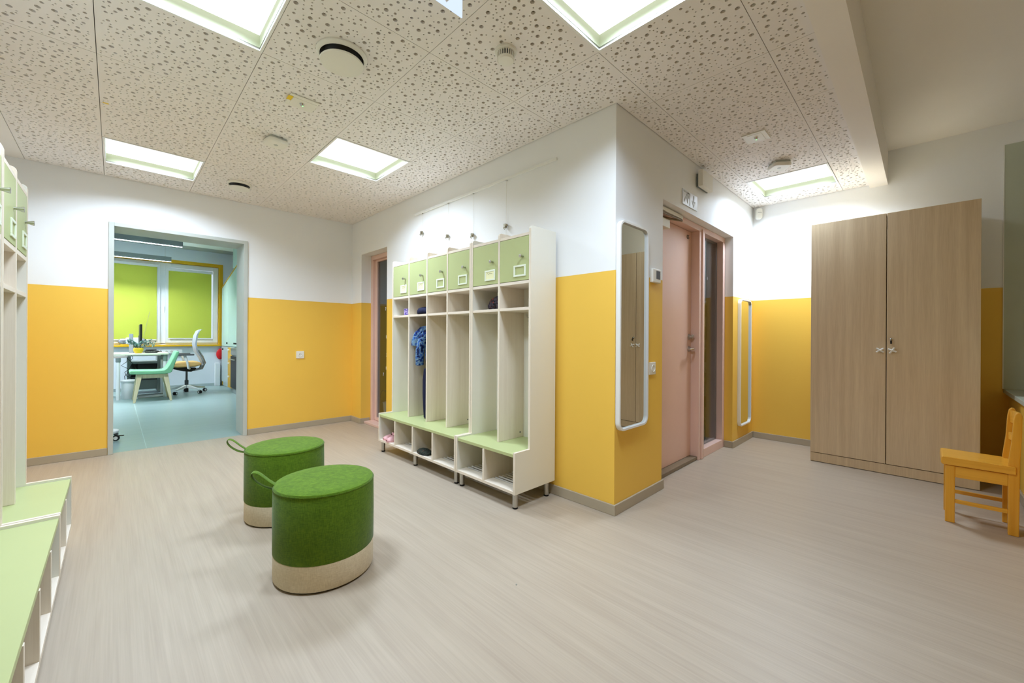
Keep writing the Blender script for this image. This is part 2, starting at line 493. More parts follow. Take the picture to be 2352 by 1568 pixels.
def text_mb(body, size, depth=0.001):
    cu = bpy.data.curves.new('text', 'FONT'); cu.body = body; cu.size = size; cu.extrude = depth
    cu.align_x = 'CENTER'; cu.align_y = 'CENTER'; cu.resolution_u = 3
    o = bpy.data.objects.new('text', cu); COL.objects.link(o)
    dg = bpy.context.evaluated_depsgraph_get(); dg.update()
    me = bpy.data.meshes.new_from_object(o.evaluated_get(dg))
    mb = MB(); mb.add([v.co[:] for v in me.vertices], [tuple(p.vertices) for p in me.polygons])
    bpy.data.objects.remove(o, do_unlink=True); bpy.data.curves.remove(cu); bpy.data.meshes.remove(me)
    return mb


def basis(o, ex, ey, ez):
    m = Matrix((ex, ey, ez)).transposed().to_4x4()
    return Matrix.Translation(o) @ m


FACE_S = lambda p: basis(p, (1, 0, 0), (0, 0, 1), (0, -1, 0))     # drawn plane looking towards -Y
FACE_W = lambda p: basis(p, (0, -1, 0), (0, 0, 1), (-1, 0, 0))    # drawn plane looking towards -X


def rrect(w, h, r, n=6):
    pts = []
    for cx, cy, a0 in ((w / 2 - r, h / 2 - r, 0), (-w / 2 + r, h / 2 - r, PI / 2), (-w / 2 + r, -h / 2 + r, PI), (w / 2 - r, -h / 2 + r, 1.5 * PI)):
        for k in range(n + 1):
            a = a0 + PI / 2 * k / n
            pts.append((cx + r * math.cos(a), cy + r * math.sin(a)))
    return pts


def wall_boxes(mb, axis, a0, a1, b0, b1, z0, z1, holes):
    """slab b0..b1 thick, running a0..a1 along axis, with rectangular holes (u0,u1,w0,w1)"""
    us = sorted({a0, a1, *[h[0] for h in holes], *[h[1] for h in holes]})
    ws = sorted({z0, z1, *[h[2] for h in holes], *[h[3] for h in holes]})
    us = [u for u in us if a0 <= u <= a1]; ws = [w for w in ws if z0 <= w <= z1]
    for i in range(len(us) - 1):
        j = 0
        while j < len(ws) - 1:
            def hole(jj):
                uc = (us[i] + us[i + 1]) / 2; wc = (ws[jj] + ws[jj + 1]) / 2
                return any(h[0] < uc < h[1] and h[2] < wc < h[3] for h in holes)
            if hole(j):
                j += 1; continue
            k = j
            while k + 1 < len(ws) - 1 and not hole(k + 1):
                k += 1
            if axis == 'X':
                mb.box(us[i], us[i + 1], b0, b1, ws[j], ws[k + 1])
            else:
                mb.box(b0, b1, us[i], us[i + 1], ws[j], ws[k + 1])
            j = k + 1
    return mb


# ------------------------------------------------------------------ the corridor shell
struct('floor', MB().box(XL - .1, X1 + .12, -1.7, 5.228, -0.08, 0), M['floor'], 'beige streaked linoleum floor of the cloakroom', 'floor')
struct('wall_left', MB().box(XL - .1, XL, -1.7, 5.17, 0, 2.9), M['wall'], 'white and yellow wall behind the near lockers', 'wall')
struct('wall_back', wall_boxes(MB(), 'X', XL - .1, X0 + .22, Y1, 5.52, 0, 2.95, [(-0.03, 1.022, 0, 2.108)]), M['wall'],
       'white wall with yellow lower half around the office doorway', 'wall')
struct('wall_lockers', wall_boxes(MB(), 'Y', Y0, Y1, X0, X0 + .22, 0, 2.9, [(4.245, 4.905, 0, 2.10)]), M['wall'],
       'white and yellow wall behind the six lockers', 'wall')
struct('wall_mirrors', wall_boxes(MB(), 'X', X0 + .22, X1, Y0, Y0 + .23, 0, 2.9, [(2.828, 4.375, 0, 2.095)]), M['wall'],
       'white and yellow wall with the mirrors and pink door', 'wall')
struct('wall_wardrobe', MB().box(X1, X1 + .12, -1.7, Y0 + .23, 0, 2.95), M['wall'], 'white and yellow wall behind the wardrobe', 'wall')
struct('wall_right', MB().box(XL, X1, -1.7, -1.6, 0, 2.95), M['wall'], 'white and yellow wall closing the window bay', 'wall')
c = struct('ceiling', MB().box(XL - .1, X0 + .22, 0.357, Y1 + .3, 2.615, 2.72).box(X0 + .22, X1 + .1, 0.357, Y0 + .2, 2.615, 2.72),
           M['plain_ceiling'], 'perforated tile ceiling over the cloakroom', 'ceiling')
CEIL = c
struct('ceiling_high', MB().box(XL - .1, X1 + .1, -1.7, .232, 2.805, 2.92), M['plain_ceiling'], 'plain raised ceiling above the wardrobe end', 'ceiling')
struct('ceiling_beam', MB().box(XL, X1, .232, .357, 2.50, 2.92), M['beam'], 'long white beam dropping between the two ceilings', 'beam')
struct('ceiling_strip', MB().box(XL, -0.533, .357, Y1, ZC, 2.615), M['plain_ceiling'], 'plain ceiling strip along the near lockers', 'ceiling')

# skirting boards
TB, HB = 0.013, 0.065


def base(name, boxes, label):
    mb = MB()
    for b in boxes:
        mb.box(*b, 0, HB)
    struct(name, mb, M['base'], label, 'skirting board', bevel=0.003)


base('baseboard_back', [(XL, -0.045, Y1 - TB, Y1), (1.037, X0, Y1 - TB, Y1)], 'greige skirting along the office doorway wall')
base('baseboard_lockers', [(X0 - TB, X0, 4.905 - TB, Y1 - TB), (X0, X0 + .11, 4.905 - TB, 4.905), (X0 - TB, X0, Y0 - TB, 4.245)],
     'greige skirting below the locker wall')
base('baseboard_mirrors', [(X0, 2.828 + TB, Y0 - TB, Y0), (4.375 - TB, X1, Y0 - TB, Y0), (4.375 - TB, 4.375, Y0, Y0 + .073)],
     'greige skirting below the mirrors')
base('baseboard_wardrobe', [(X1 - TB, X1, -0.475, Y0 - TB)], 'greige skirting behind the wardrobe')

# ceiling tiles: real perforation, one object a tile
random.seed(11)
GX0, GXP, GY0, GYP = -0.072, 0.602, 0.550, 0.604
GAP = 0.0015


def poly_tile(name, poly, seed):
    """perforated panel of any rectilinear outline, holes of three sizes, felt behind"""
    rnd = random.Random(seed)
    n = len(poly)
    xs = [p[0] for p in poly]; ys = [p[1] for p in poly]
    area = abs(sum(p[0] * q[1] - q[0] * p[1] for p, q in zip(poly, poly[1:] + poly[:1]))) / 2

    def inside(x, y, m):
        r = False
        for (ax, ay), (bx, by) in zip(poly, poly[1:] + poly[:1]):
            if (ay > y) != (by > y) and x < (bx - ax) * (y - ay) / (by - ay) + ax:
                r = not r
            dx, dy = bx - ax, by - ay
            t = max(0, min(1, ((x - ax) * dx + (y - ay) * dy) / (dx * dx + dy * dy)))
            if math.hypot(x - ax - t * dx, y - ay - t * dy) < m:
                return False
        return r
    holes = []
    for rad, cnt, seg, gap in ((0.0105, 46, 12, .026), (0.0073, 66, 9, .017), (0.0040, 225, 7, .0085)):
        want = int(cnt * area / 0.362); tries = 0
        while want and tries < 9000:
            tries += 1
            x = rnd.uniform(min(xs), max(xs)); y = rnd.uniform(min(ys), max(ys))
            if all((x - a) ** 2 + (y - b) ** 2 > (rad + q + gap) ** 2 for a, b, q, _ in holes) and inside(x, y, rad + .010):
                holes.append((x, y, rad, seg)); want -= 1
    vs = [Vector(p) for p in poly]; es = [(i, (i + 1) % n) for i in range(n)]
    loops = []
    for x, y, r, sg in holes:
        b = len(vs); a0 = rnd.random()
        vs += [Vector((x + r * math.cos(a0 + 2 * PI * k / sg), y + r * math.sin(a0 + 2 * PI * k / sg))) for k in range(sg)]
        es += [(b + k, b + (k + 1) % sg) for k in range(sg)]
        loops.append((b, sg))
    ov, oe, of, _, _, _ = delaunay_2d_cdt(vs, es, [], 0, 1e-7)
    cells = {}
    for h in holes:
        cells.setdefault((int(h[0] // .03), int(h[1] // .03)), []).append(h)
    mb = MB()
    mb.add([(p.x, p.y, 0) for p in ov], [])
    for f in of:
        cx = sum(ov[i].x for i in f) / 3; cy = sum(ov[i].y for i in f) / 3
        gx, gy = int(cx // .03), int(cy // .03)
        if any((cx - h[0]) ** 2 + (cy - h[1]) ** 2 < h[2] ** 2 * .98 for i in (-1, 0, 1) for j in (-1, 0, 1) for h in cells.get((gx + i, gy + j), ())):
            continue
        if not inside(cx, cy, -1):
            continue
        a = (ov[f[1]] - ov[f[0]]).cross(ov[f[2]] - ov[f[0]])
        mb.f.append(tuple(f) if a < 0 else tuple(reversed(f))); mb.mi.append(0)
    T = 0.0125
    for b, sg in loops:
        ring = [vs[b + k] for k in range(sg)]
        mb.rings([[(p.x, p.y, 0) for p in ring], [(p.x, p.y, T) for p in ring]], False)
    mb.rings([[(p[0], p[1], T) for p in poly], [(p[0], p[1], 0) for p in poly]], False)
    mb.add([(p[0], p[1], T) for p in poly], [tuple(range(n - 1, -1, -1))], 1)
    return mb.mesh(name, [M['tile'], M['felt']])


LIGHTS = {(0, 6): 'recessed square ceiling light closest to the office doorway',
          (2, 4): 'recessed square ceiling light above the far end of the six lockers',
          (7, 0): 'recessed square ceiling light in front of the wooden wardrobe',
          (0, 2): 'recessed square ceiling light beside the round air vent',
          (2, 0): 'recessed square ceiling light beside the smoke detector'}
w0, d0 = GXP / 2 - GAP, GYP / 2 - GAP
FULL = [poly_tile('ceiling_tile', [(-w0, -d0), (w0, -d0), (w0, d0), (-w0, d0)], s) for s in (3, 8, 21)]
CUT = {}
A_ = (-0.530, X0 - .004, 0.360, Y1 - .004)
B_ = (X0 - .004, X1 - .004, 0.360, Y0 - .004)
for k in range(-1, 9):
    for j in range(-1, 8):
        if (k, j) in LIGHTS:
            continue
        xa, xb = GX0 + k * GXP + GAP, GX0 + (k + 1) * GXP - GAP
        ya, yb = GY0 + j * GYP + GAP, GY0 + (j + 1) * GYP - GAP
        cx, cy = (xa + xb) / 2, (ya + yb) / 2
        ra = (max(xa, A_[0]), min(xb, A_[1]), max(ya, A_[2]), min(yb, A_[3]))
        rb = (max(xa, B_[0]), min(xb, B_[1]), max(ya, B_[2]), min(yb, B_[3]))
        va = ra[1] - ra[0] > .02 and ra[3] - ra[2] > .02
        vb = rb[1] - rb[0] > .02 and rb[3] - rb[2] > .02
        if not va and not vb:
            continue
        rot = 0
        if va and vb and ra[3] > rb[3] + .02:
            me = poly_tile('ceiling_tile', [(xa - cx, ya - cy), (xb - cx, ya - cy), (xb - cx, rb[3] - cy), (ra[1] - cx, rb[3] - cy),
                                            (ra[1] - cx, ra[3] - cy), (xa - cx, ra[3] - cy)], 77)
        else:
            r = (min(ra[0], rb[0]) if va and vb else (ra if va else rb)[0], max(ra[1], rb[1]) if va and vb else (ra if va else rb)[1],
                 (ra if va else rb)[2], (ra if va else rb)[3])
            w, d = r[1] - r[0], r[3] - r[2]
            cx, cy = (r[0] + r[1]) / 2, (r[2] + r[3]) / 2
            if w > GXP - .01 and d > GYP - .01:
                me = FULL[(k * 7 + j * 3) % 3]; rot = PI * ((k + 2 * j) % 2)
            else:
                key = (round(w, 2), round(d, 2))
                if key not in CUT:
                    CUT[key] = poly_tile('ceiling_tile', [(-w / 2, -d / 2), (w / 2, -d / 2), (w / 2, d / 2), (-w / 2, d / 2)], len(CUT) + 40)
                me = CUT[key]
        o = bpy.data.objects.new('ceiling_tile', me); COL.objects.link(o)
        o.parent = CEIL; o.location = (cx, cy, ZC); o.rotation_euler = (0, 0, rot)

# recessed light panels
lt = thing('ceiling_light', LIGHTS[(0, 6)], 'ceiling light', (0, 0, 0), 0, 'recessed square ceiling lights')
hw, hd = GXP / 2 - .002, GYP / 2 - .002
mb = MB()
for a0, a1, b0, b1 in ((-hw, hw, -hd, -hd + .012), (-hw, hw, hd - .012, hd), (-hw, -hw + .012, -hd + .012, hd - .012), (hw - .012, hw, -hd + .012, hd - .012)):
    mb.box(a0, a1, b0, b1, -.004, .004)
mb.build('trim', M['trim_white'], lt)
mb = MB()
q = .014
for a0, a1, b0, b1 in ((-hw + q, hw - q, -hd + q - .004, -hd + q), (-hw + q, hw - q, hd - q, hd - q + .004), (-hw + q - .004, -hw + q, -hd + q, hd - q), (hw - q, hw - q + .004, -hd + q, hd - q)):
    mb.box(a0, a1, b0, b1, .0105, .078)
mb.build('light_well', M['well'], lt)
mb = MB()
q = .0125
for a0, a1, b0, b1 in ((-hw + q, hw - q, -hd + q - .002, -hd + q), (-hw + q, hw - q, hd - q, hd - q + .002), (-hw + q - .002, -hw + q, -hd + q, hd - q), (hw - q, hw - q + .002, -hd + q, hd - q)):
    mb.box(a0, a1, b0, b1, .004, .0105)
mb.build('shadow_gap', M['alu'], lt)
MB().box(-hw + .014, hw - .014, -hd + .014, hd - .014, .072, .080).build('diffuser', M['panel'], lt)
ld = bpy.data.lights.new('panel_lamp', 'AREA'); ld.shape = 'RECTANGLE'; ld.size = .42; ld.size_y = .42
ld.energy = PANEL; ld.color = PANEL_COL; ld.spread = math.radians(PANEL_SPREAD)
lo = bpy.data.objects.new('panel_lamp', ld); COL.objects.link(lo); lo.parent = lt; lo.location = (0, 0, .071); ROOT[lo] = ROOT[lt]
first = True
for (k, j), lab in LIGHTS.items():
    p = (GX0 + (k + .5) * GXP, GY0 + (j + .5) * GYP, ZC)
    if first:
        lt.location = p; ROOT[lt] = Matrix.Translation(p); first = False
    else:
        copy_tree(lt, p, lab)

# ------------------------------------------------------------------ office doorway casing
cs = MB()
cs.box(-.042, -.006, Y1 - .012, Y1 + .02, 0, 2.115).box(.998, 1.034, Y1 - .012, Y1 + .02, 0, 2.115).box(-.006, .998, Y1 - .012, Y1 + .02, 2.080, 2.115)
cs.box(-.03, -.006, Y1 + .02, 5.53, 0, 2.104).box(.998, 1.022, Y1 + .02, 5.53, 0, 2.104).box(-.006, .998, Y1 + .02, 5.53, 2.080, 2.104)
struct('trim_1', cs, M['casing'], 'pale grey casing lining the office doorway', 'door frame', bevel=0.002)

# wall socket beside the doorway
t = thing('wall_socket', 'white single power socket on the yellow wall beside the office doorway', 'socket', (1.568, Y1, .822))
MB().prism(rrect(.086, .086, .008), 'Z', 0, .009).xf(FACE_S((0, 0, .043))).build('plate', M['plastic'], t, 40)
MB().lathe_axis([(.024, 0), (.024, .004), (.020, .0045), (.019, .0015), (.0, .0015)], (0, -1, 0), (0, -.009, .043), 24).build('socket_ring', M['plastic'], t, 40)
for s_ in (-.0095, .0095):
    MB().lathe_axis([(.0028, 0), (.0028, .002)], (0, -1, 0), (s_, -.0095, .043), 8).build('pin_hole', M['black'], t)


# ------------------------------------------------------------------ lockers
def l_panel(d1, d2, zb, top):
    """side profile of a locker end panel in (y, z), back at y=0, front towards -y"""
    r = .018
    p = [(0, .1), (-d2, .1), (-d2, zb), (-d1, zb)]
    p += [(-d1 + r - r * math.cos(a), top - r + r * math.sin(a)) for a in (0, PI / 6, PI / 3, PI / 2)]
    return p + [(0, top)]


def locker_unit(n, label, loc, rotz, group, cards=(), D1=.253):
    T, P_, D2, ZB = .018, .2985, .388, .362
    W = n * P_ + T
    t = thing('locker_unit', label, 'locker', loc, rotz, group)
    for x in (0, W - T):
        MB().prism(l_panel(D1, D2, ZB, 1.815), 'X', x, x + T).build('side_panel', M['melamine'] if x else M['melamine'], t, bevel=.0012)
        e = .0008
        MB().box(x, x + T, -D1 - e, -D1 + .001, ZB, 1.797).box(x, x + T, -D2 - e, -D2 + .001, .1, ZB).box(x, x + T, -D2, -D1, ZB - .001, ZB + e) \
            .build('edge_band', M['cream'], t)
    for k in range(1, n):
        x = k * P_
        r = .018
        prof = [(-.004, .353), (-D1, .353)] + [(-D1 + r - r * math.cos(a), 1.815 - r + r * math.sin(a)) for a in (0, PI / 6, PI / 3, PI / 2)] + [(-.004, 1.815)]
        MB().prism(prof, 'X', x, x + T).build('divider', M['cream'], t, bevel=.0012)
        MB().box(x, x + T, -D2, -.004, .1, .330).build('base_divider', M['cream'], t, bevel=.0012)
    MB().box(T, W - T, -.004, 0, .1, 1.76).build('back_panel', M['melamine'], t)
    MB().box(T, W - T, -D2 + .002, -.004, .331, .3525).build('bench', M['green'], t, bevel=.002)
    for k in range(n):
        a, b = k * P_ + T, (k + 1) * P_
        if k == n - 1: b = W - T
        MB().box(a, b, -D1 + .002, -.004, 1.757, 1.776).build('top_board', M['cream_h'], t, bevel=.001)
        MB().box(a, b, -D1 + .002, -.004, 1.443, 1.463).build('shelf', M['cream_h'], t, bevel=.001)
        MB().box(a, b, -D1 + .002, -.004, 1.268, 1.287).build('shelf', M['cream_h'], t, bevel=.001)
        d = MB().box(a + .002, b - .002, -D1 + .001, -D1 + .017, 1.466, 1.754).build('door', M['green'], t, bevel=.001)
        kx = a + .80 * (b - a)
        MB().lathe_axis([(.006, 0), (.0065, .010), (.0115, .027), (.0115, .029), (.010, .0295)], (0, -1, 0), (kx, -D1 + .001, 1.622), 16).build('knob', M['steel'], d, 40)
        fx = a + .70 * (b - a)
        f = MB()
        for u0, u1, w0_, w1 in ((-.056, .056, -.038, -.026), (-.056, .056, .026, .038), (-.056, -.042, -.026, .026), (.042, .056, -.026, .026)):
            f.box(fx + u0, fx + u1, -D1 - .004, -D1 + .001, 1.530 + w0_, 1.530 + w1)
        f.build('label_frame', M['clear_frame'], d, bevel=.001)
        if k in cards:
            MB().box(fx - .043, fx + .043, -D1 - .002, -D1 + .0008, 1.503, 1.557).build('name_card', M['card'], d)
            rn = random.Random(k + n)
            w = MB()
            pts = [(fx - .028 + .006 * i, -D1 - .0022, 1.542 + rn.uniform(-.004, .004)) for i in range(10)]
            w.tube(pts, .0009, 4)
            w.build('handwriting', M['ink'], d)
        # shoe rack below the bench
        MB().box(a, b, -D2, -D2 + .085, .1, .120).build('rack_rail', M['cream_h'], t, bevel=.0015)
        MB().box(a, b, -.040, -.004, .1, .120).build('rack_rail', M['cream_h'], t, bevel=.001)
        for i in range(7):
            y = -D2 + .108 + i * .033
            MB().tube([(a, y, .112), (b, y, .112)], .006, 8).build('rack_bar', M['bar'], t, 40)
        # double coat hook under the shelf
        hx = a + .28 * (b - a)
        h = MB().box(hx - .008, hx + .008, -.012, -.004, 1.195, 1.255)
        h.tube([(hx, -.012, 1.238), (hx, -.045, 1.228), (hx, -.058, 1.246), (hx, -.060, 1.258)], .0045, 8)
        h.tube([(hx, -.012, 1.212), (hx, -.028, 1.196), (hx, -.040, 1.204), (hx, -.042, 1.216)], .0045, 8)
        h.build('coat_hook', M['steel'], t, 40)
        if k:
            MB().lathe_axis([(.006, 0), (.006, .0015), (.003, .002)], (1, 0, 0), (k * P_ + T, -.040, .390), 10).build('screw_cap', M['darkgrey'], t)
    xs = [.032, W - .032] if n < 3 else [.032, W / 2, W - .032]
    for x in xs:
        for y in (-.052, -D2 + .034):
            lg = MB().lathe([(.0175, .012), (.0175, .0995)], 16, (x, y, 0)).build('leg', M['steel'], t, 40)
            MB().lathe([(.015, 0), (.0175, .002), (.0175, .006), (.013, .007), (.013, .009), (.017, .010), (.017, .012)], 16, (x, y, 0)).build('foot', M['rubber'], lg, 40)
    return t


GR = 'kindergarten lockers with green doors'
locker_unit(4, 'four-door cream and sage locker unit holding the blue jacket', (X0 - TB - .002, 3.612, 0), -PI / 2, GR, (0, 1))
locker_unit(2, 'two-door cream and sage locker unit on the wall beside the tall mirror', (X0 - TB - .002, 2.397, 0), -PI / 2, GR, (0,))
locker_unit(2, 'two-door locker unit at the far end of the row facing the six lockers', (-.155 - .388, 2.455, 0), PI / 2, GR, (), .238)
locker_unit(4, 'long locker unit abutting the two-door one, facing the six lockers', (-.155 - .388, 2.449 - (4 * .2985 + .018), 0), PI / 2, GR, (), .238)

# ------------------------------------------------------------------ picture rail with hanging wires
solo('picture_rail', MB().box(X0 - .016, X0, 1.784, 3.63, 2.316, 2.335), M['trim_white'], 'thin white picture rail on the wall above the six lockers', 'rail', bevel=.002)
for y, zt, lab in ((3.498, 2.119, 'hanging wire with metal clip nearest the pink glazed door, above first locker'),
                   (3.062, 2.010, 'hanging wire with metal clip, second from the pink glazed door'),
                   (2.700, 1.955, 'hanging wire with metal clip, third from the pink glazed door'),
                   (2.290, 1.956, 'hanging wire with metal clip above the two-door locker, closest to the mirror')):
    t = thing('hanging_wire', lab, 'wire', (X0 - .006, y, 1.83), 0, 'picture wires above the lockers')
    MB().tube([(-.002, 0, 0), (-.002, 0, 2.318 - 1.83)], .0011, 6).build('wire', M['plastic'], t)
    MB().box(-.006, .003, -.006, .006, 2.308 - 1.83, 2.318 - 1.83).build('wire_hanger', M['steel'], t)
    z = zt - 1.83
    c = MB().box(-.022, -.0035, -.009, .009, z - .016, z + .014)
    c.lathe_axis([(.010, 0), (.010, .010), (.007, .012)], (0, -1, 0), (-.014, -.009, z + .002), 10)
    c.tube([(-.014, 0, z - .014), (-.020, 0, z - .030), (-.030, 0, z - .026), (-.031, 0, z - .014)], .003, 6)
    c.build('clip', M['brass'], t, 40)

# ------------------------------------------------------------------ things kept in the lockers


def shoe(name, loc, rotz, label):
    t = thing(name, label, 'shoe', loc, rotz, 'pink child shoes')
    L = .165
    rings = []; sole = []
    for i in range(13):
        u = i / 12                   # 0 heel .. 1 toe, toe towards -Y
        y = (.5 - u) * L
        w = .026 + .008 * math.sin(PI * min(1, u * 1.05)) + (.004 if u > .5 else 0)
        if u < .06: w *= .7
        if u > .9: w *= 1 - 5.5 * (u - .9)
        h = .052 - .018 * u if u < .55 else .042 - .045 * (u - .55) - (.10 * (u - .9) if u > .9 else 0)
        rings.append([(w * math.cos(a) * (1 if math.sin(a) < .3 else .86), y, .008 + max(0, math.sin(a)) * h) for a in [PI * k / 10 for k in range(11)]])
        sole.append((w, y))
    mb = MB()
    n = 11
    mb.add([p for r in rings for p in r], [])
    for i in range(12):
        for k in range(10):
            u = (i + .5) / 12
            if .12 < u < .62 and 3 <= k <= 6 and not (.40 < u < .50):
                continue
            a = i * n + k
            mb.f.append((a, a + n, a + n + 1, a + 1)); mb.mi.append(0)
    mb.f.append(tuple(range(0, n))); mb.mi.append(0)
    up = mb.build('upper', M['shoe'], t, 50)
    sd = up.modifiers.new('thick', 'SOLIDIFY'); sd.thickness = .002
    MB().rings([[(s * w * 1.05, y, z) for s, z in ((-1, 0), (1, 0), (1, .009), (-1, .009))] for w, y in sole]).build('sole', M['shoe'], t, 40)
    MB().rings([[(s * w * .85, y, z) for s, z in ((-1, .0085), (1, .0085), (1, .014), (-1, .014))] for w, y in sole[1:9]]).build('lining', M['shoe_in'], t)
    MB().tube([(-.033, .012, .030), (-.024, .012, .050), (0, .010, .058), (.024, .012, .050), (.033, .012, .030)], .0045, 8).build('strap', M['shoe'], t, 50)
    return t


shoe('child_shoe', (1.872, 3.515, .1205), PI / 2 - PI - .12, 'pink strapped child shoe on the rack, closer to the locker end panel')
shoe('child_shoe', (1.858, 3.438, .1205), PI / 2 - PI + .05, 'pink strapped child shoe on the rack, closer to the first rack divider')

# dark camouflage slippers folded on the rack rail
mb = MB()
rs = []
rn = random.Random(4)
for i in range(9):
    u = i / 8
    w = .052 * math.sin(PI * (.12 + .80 * u)) ** .6; h = .040 * math.sin(PI * (.10 + .82 * u)) ** .7
    rs.append([(w * math.cos(a) + rn.uniform(-.003, .003), (u - .5) * .17, max(0, math.sin(a)) * h + rn.uniform(0, .003)) for a in [2 * PI * k / 14 for k in range(14)]])
mb.rings(rs)
mb.xf(Matrix.Translation((1.838, 2.898, .1215)))
solo('cap', mb, M['camo'], 'dark camouflage cap lying on the shoe rack of the third locker', 'cap', smooth=60)

# purple carton and dark cap in the cubbies
solo('carton', MB().box(1.955, 1.995, 3.385, 3.450, 1.2875, 1.350), M['purple'], 'small purple carton in the cubby of the first locker', 'box', bevel=.001)
t = thing('cloth_cap', 'black peaked cap in the cubby of the second locker', 'cap', (1.995, 3.13, 1.2920))
rs = []
for i, (r, z) in enumerate(((.078, .002), (.082, .012), (.080, .028), (.066, .046), (.040, .057), (.010, .061))):
    rs.append([(r * math.cos(a) * 1.0, r * math.sin(a) * (.95 + .05 * math.sin(3 * a)), z + .004 * math.sin(2 * a + i)) for a in [2 * PI * k / 20 for k in range(20)]])
MB().rings(rs).build('crown', M['navy'], t, 60)
MB().rings([[(x, y - .01, z + s) for x, y in ((-.012, .055), (-.02, .095), (0, .122), (.03, .125), (.052, .10), (.055, .06))] for s, z in ((0, .003), (.004, .003))]).build('peak', M['black'], t, 40)
mb = MB(); rs = []
rn = random.Random(9)
for i in range(9):
    u = i / 8; rr = .085 * math.sin(PI * (.1 + .8 * u)) ** .55
    rs.append([(rr * .8 * math.cos(a) * rn.uniform(.88, 1.1), (u - .5) * .19, rr * (.85 + .85 * math.sin(a)) * rn.uniform(.92, 1.06) * .72) for a in [2 * PI * k / 16 for k in range(16)]])
mb.rings(rs).xf(Matrix.Translation((2.03, 2.196, 1.2885)))
zmin = min(p[2] for p in mb.v)
mb.xf(Matrix.Translation((0, 0, 1.2885 - zmin)))
solo('scarf', mb, M['bagcloth'], 'dark plaid scarf bundled in the cubby beside the empty end cubby', 'scarf', smooth=50)

# blue jacket and navy trousers hanging in the second locker
t = thing('child_jacket', 'blue patterned child jacket hanging in the second locker', 'jacket', (2.03, 3.125, .80))
rn = random.Random(2)


def cloth(sections, n=16, amp=.006):
    rs = []
    for cx, cy, z, rx, ry, tw in sections:
        rs.append([(cx + rx * math.cos(a + tw) + amp * math.sin(5 * a + z * 60), cy + ry * math.sin(a + tw) + amp * math.cos(4 * a + z * 45), z + amp * math.sin(3 * a)) for a in [2 * PI * k / n for k in range(n)]])
    return MB().rings(rs)


cloth([(.03, -.02, .02, .062, .078, 0), (.03, -.02, .10, .066, .082, .1), (.025, -.02, .20, .062, .080, 0), (.03, -.02, .30, .06, .082, .1),
       (.035, -.02, .36, .05, .06, 0), (.055, -.015, .39, .028, .03, 0)]).build('body', M['jacket'], t, 70)
MB().tube([(.02, .05, .355), (-.02, .085, .34), (-.05, .115, .300), (-.068, .128, .245), (-.070, .130, .205)], [.038, .042, .040, .037, .034], 14).build('sleeve', M['jacket'], t, 70)
MB().tube([(-.01, .02, .33), (-.045, .055, .26), (-.052, .075, .17), (-.050, .088, .09), (-.045, .092, .03)], [.036, .040, .040, .038, .036], 14).build('sleeve', M['jacket'], t, 70)
mb = cloth([(2.02, 3.125, .362, .040, .040, 0), (2.02, 3.125, .46, .046, .046, .2), (2.022, 3.128, .58, .048, .047, .1), (2.024, 3.13, .70, .050, .048, 0), (2.03, 3.125, .80, .050, .048, 0)], 16, .005)
solo('child_trousers', mb, M['navy'], 'navy child trousers hanging below the blue jacket', 'trousers', smooth=70)


# ------------------------------------------------------------------ round upholstered stools
def stool(label, loc, hang):
    t = thing('pouf_stool', label, 'stool', loc, 0, 'round green poufs')
    R = .215
    MB().lathe([(R - .012, .0), (R - .012, .008)], 64).build('base_plate', M['rubber'], t, 40)
    MB().lathe([(R - .004, .008), (R, .014), (R, .118), (R - .002, .120)], 72).build('lower_band', M['fab_beige'], t, 40)
    MB().lathe([(R - .001, .120), (R + .001, .124), (R + .0015, .26), (R, .404), (R - .002, .408)], 72).build('upper_cover', M['fab_green'], t, 40)
    MB().lathe([(R - .002, .408), (R - .001, .412), (R - .004, .417), (R - .016, .421), (R - .06, .4235), (.08, .4245), (.01, .425)], 72).build('seat_pad', M['fab_green_top'], t, 40)
    rs = [[(R - .0005 + .003 * math.cos(b), 0, .409 + .003 * math.sin(b)) for b in [2 * PI * k / 6 for k in range(6)]]]
    ring = []
    for i in range(72):
        a = 2 * PI * i / 72
        ring.append([((R - .001 + .0028 * math.cos(b)) * math.cos(a), (R - .001 + .0028 * math.cos(b)) * math.sin(a), .4085 + .0028 * math.sin(b)) for b in [2 * PI * k / 6 for k in range(6)]])
    MB().rings(ring, closed=True).build('piping', M['fab_green'], t, 60)
    # fabric carrying loop: a flat band standing out from the rim
    a = math.radians(hang)
    dx, dy = math.cos(a), math.sin(a)
    band = []
    W = .020
    prof = [(-.004, -.004), (.022, .003), (.050, .020), (.074, .044), (.086, .066), (.080, .078), (.064, .074), (.042, .054), (.020, .030), (-.002, .014), (-.008, .004)]
    for d, z in prof:
        px, py, pz = (R - .002 + d) * dx, (R - .002 + d) * dy, .404 + z
        band.append([(px - W * dy, py + W * dx, pz), (px + W * dy, py - W * dx, pz)])
    vs = [p for r in band for p in r]
    lp = MB(); lp.add(vs, [(2 * i, 2 * i + 1, 2 * i + 3, 2 * i + 2) for i in range(len(prof) - 1)])
    o = lp.build('carry_loop', M['fab_green'], t, 60)
    s_ = o.modifiers.new('thick', 'SOLIDIFY'); s_.thickness = .006
    sb = o.modifiers.new('soft', 'SUBSURF'); sb.levels = 1; sb.render_levels = 2
    return t


stool('round green fabric pouf with beige base, the one further from the office doorway', (.712, 1.975, 0), 158)
stool('round green fabric pouf with beige base, the one closer to the office doorway', (.756, 2.755, 0), 163)


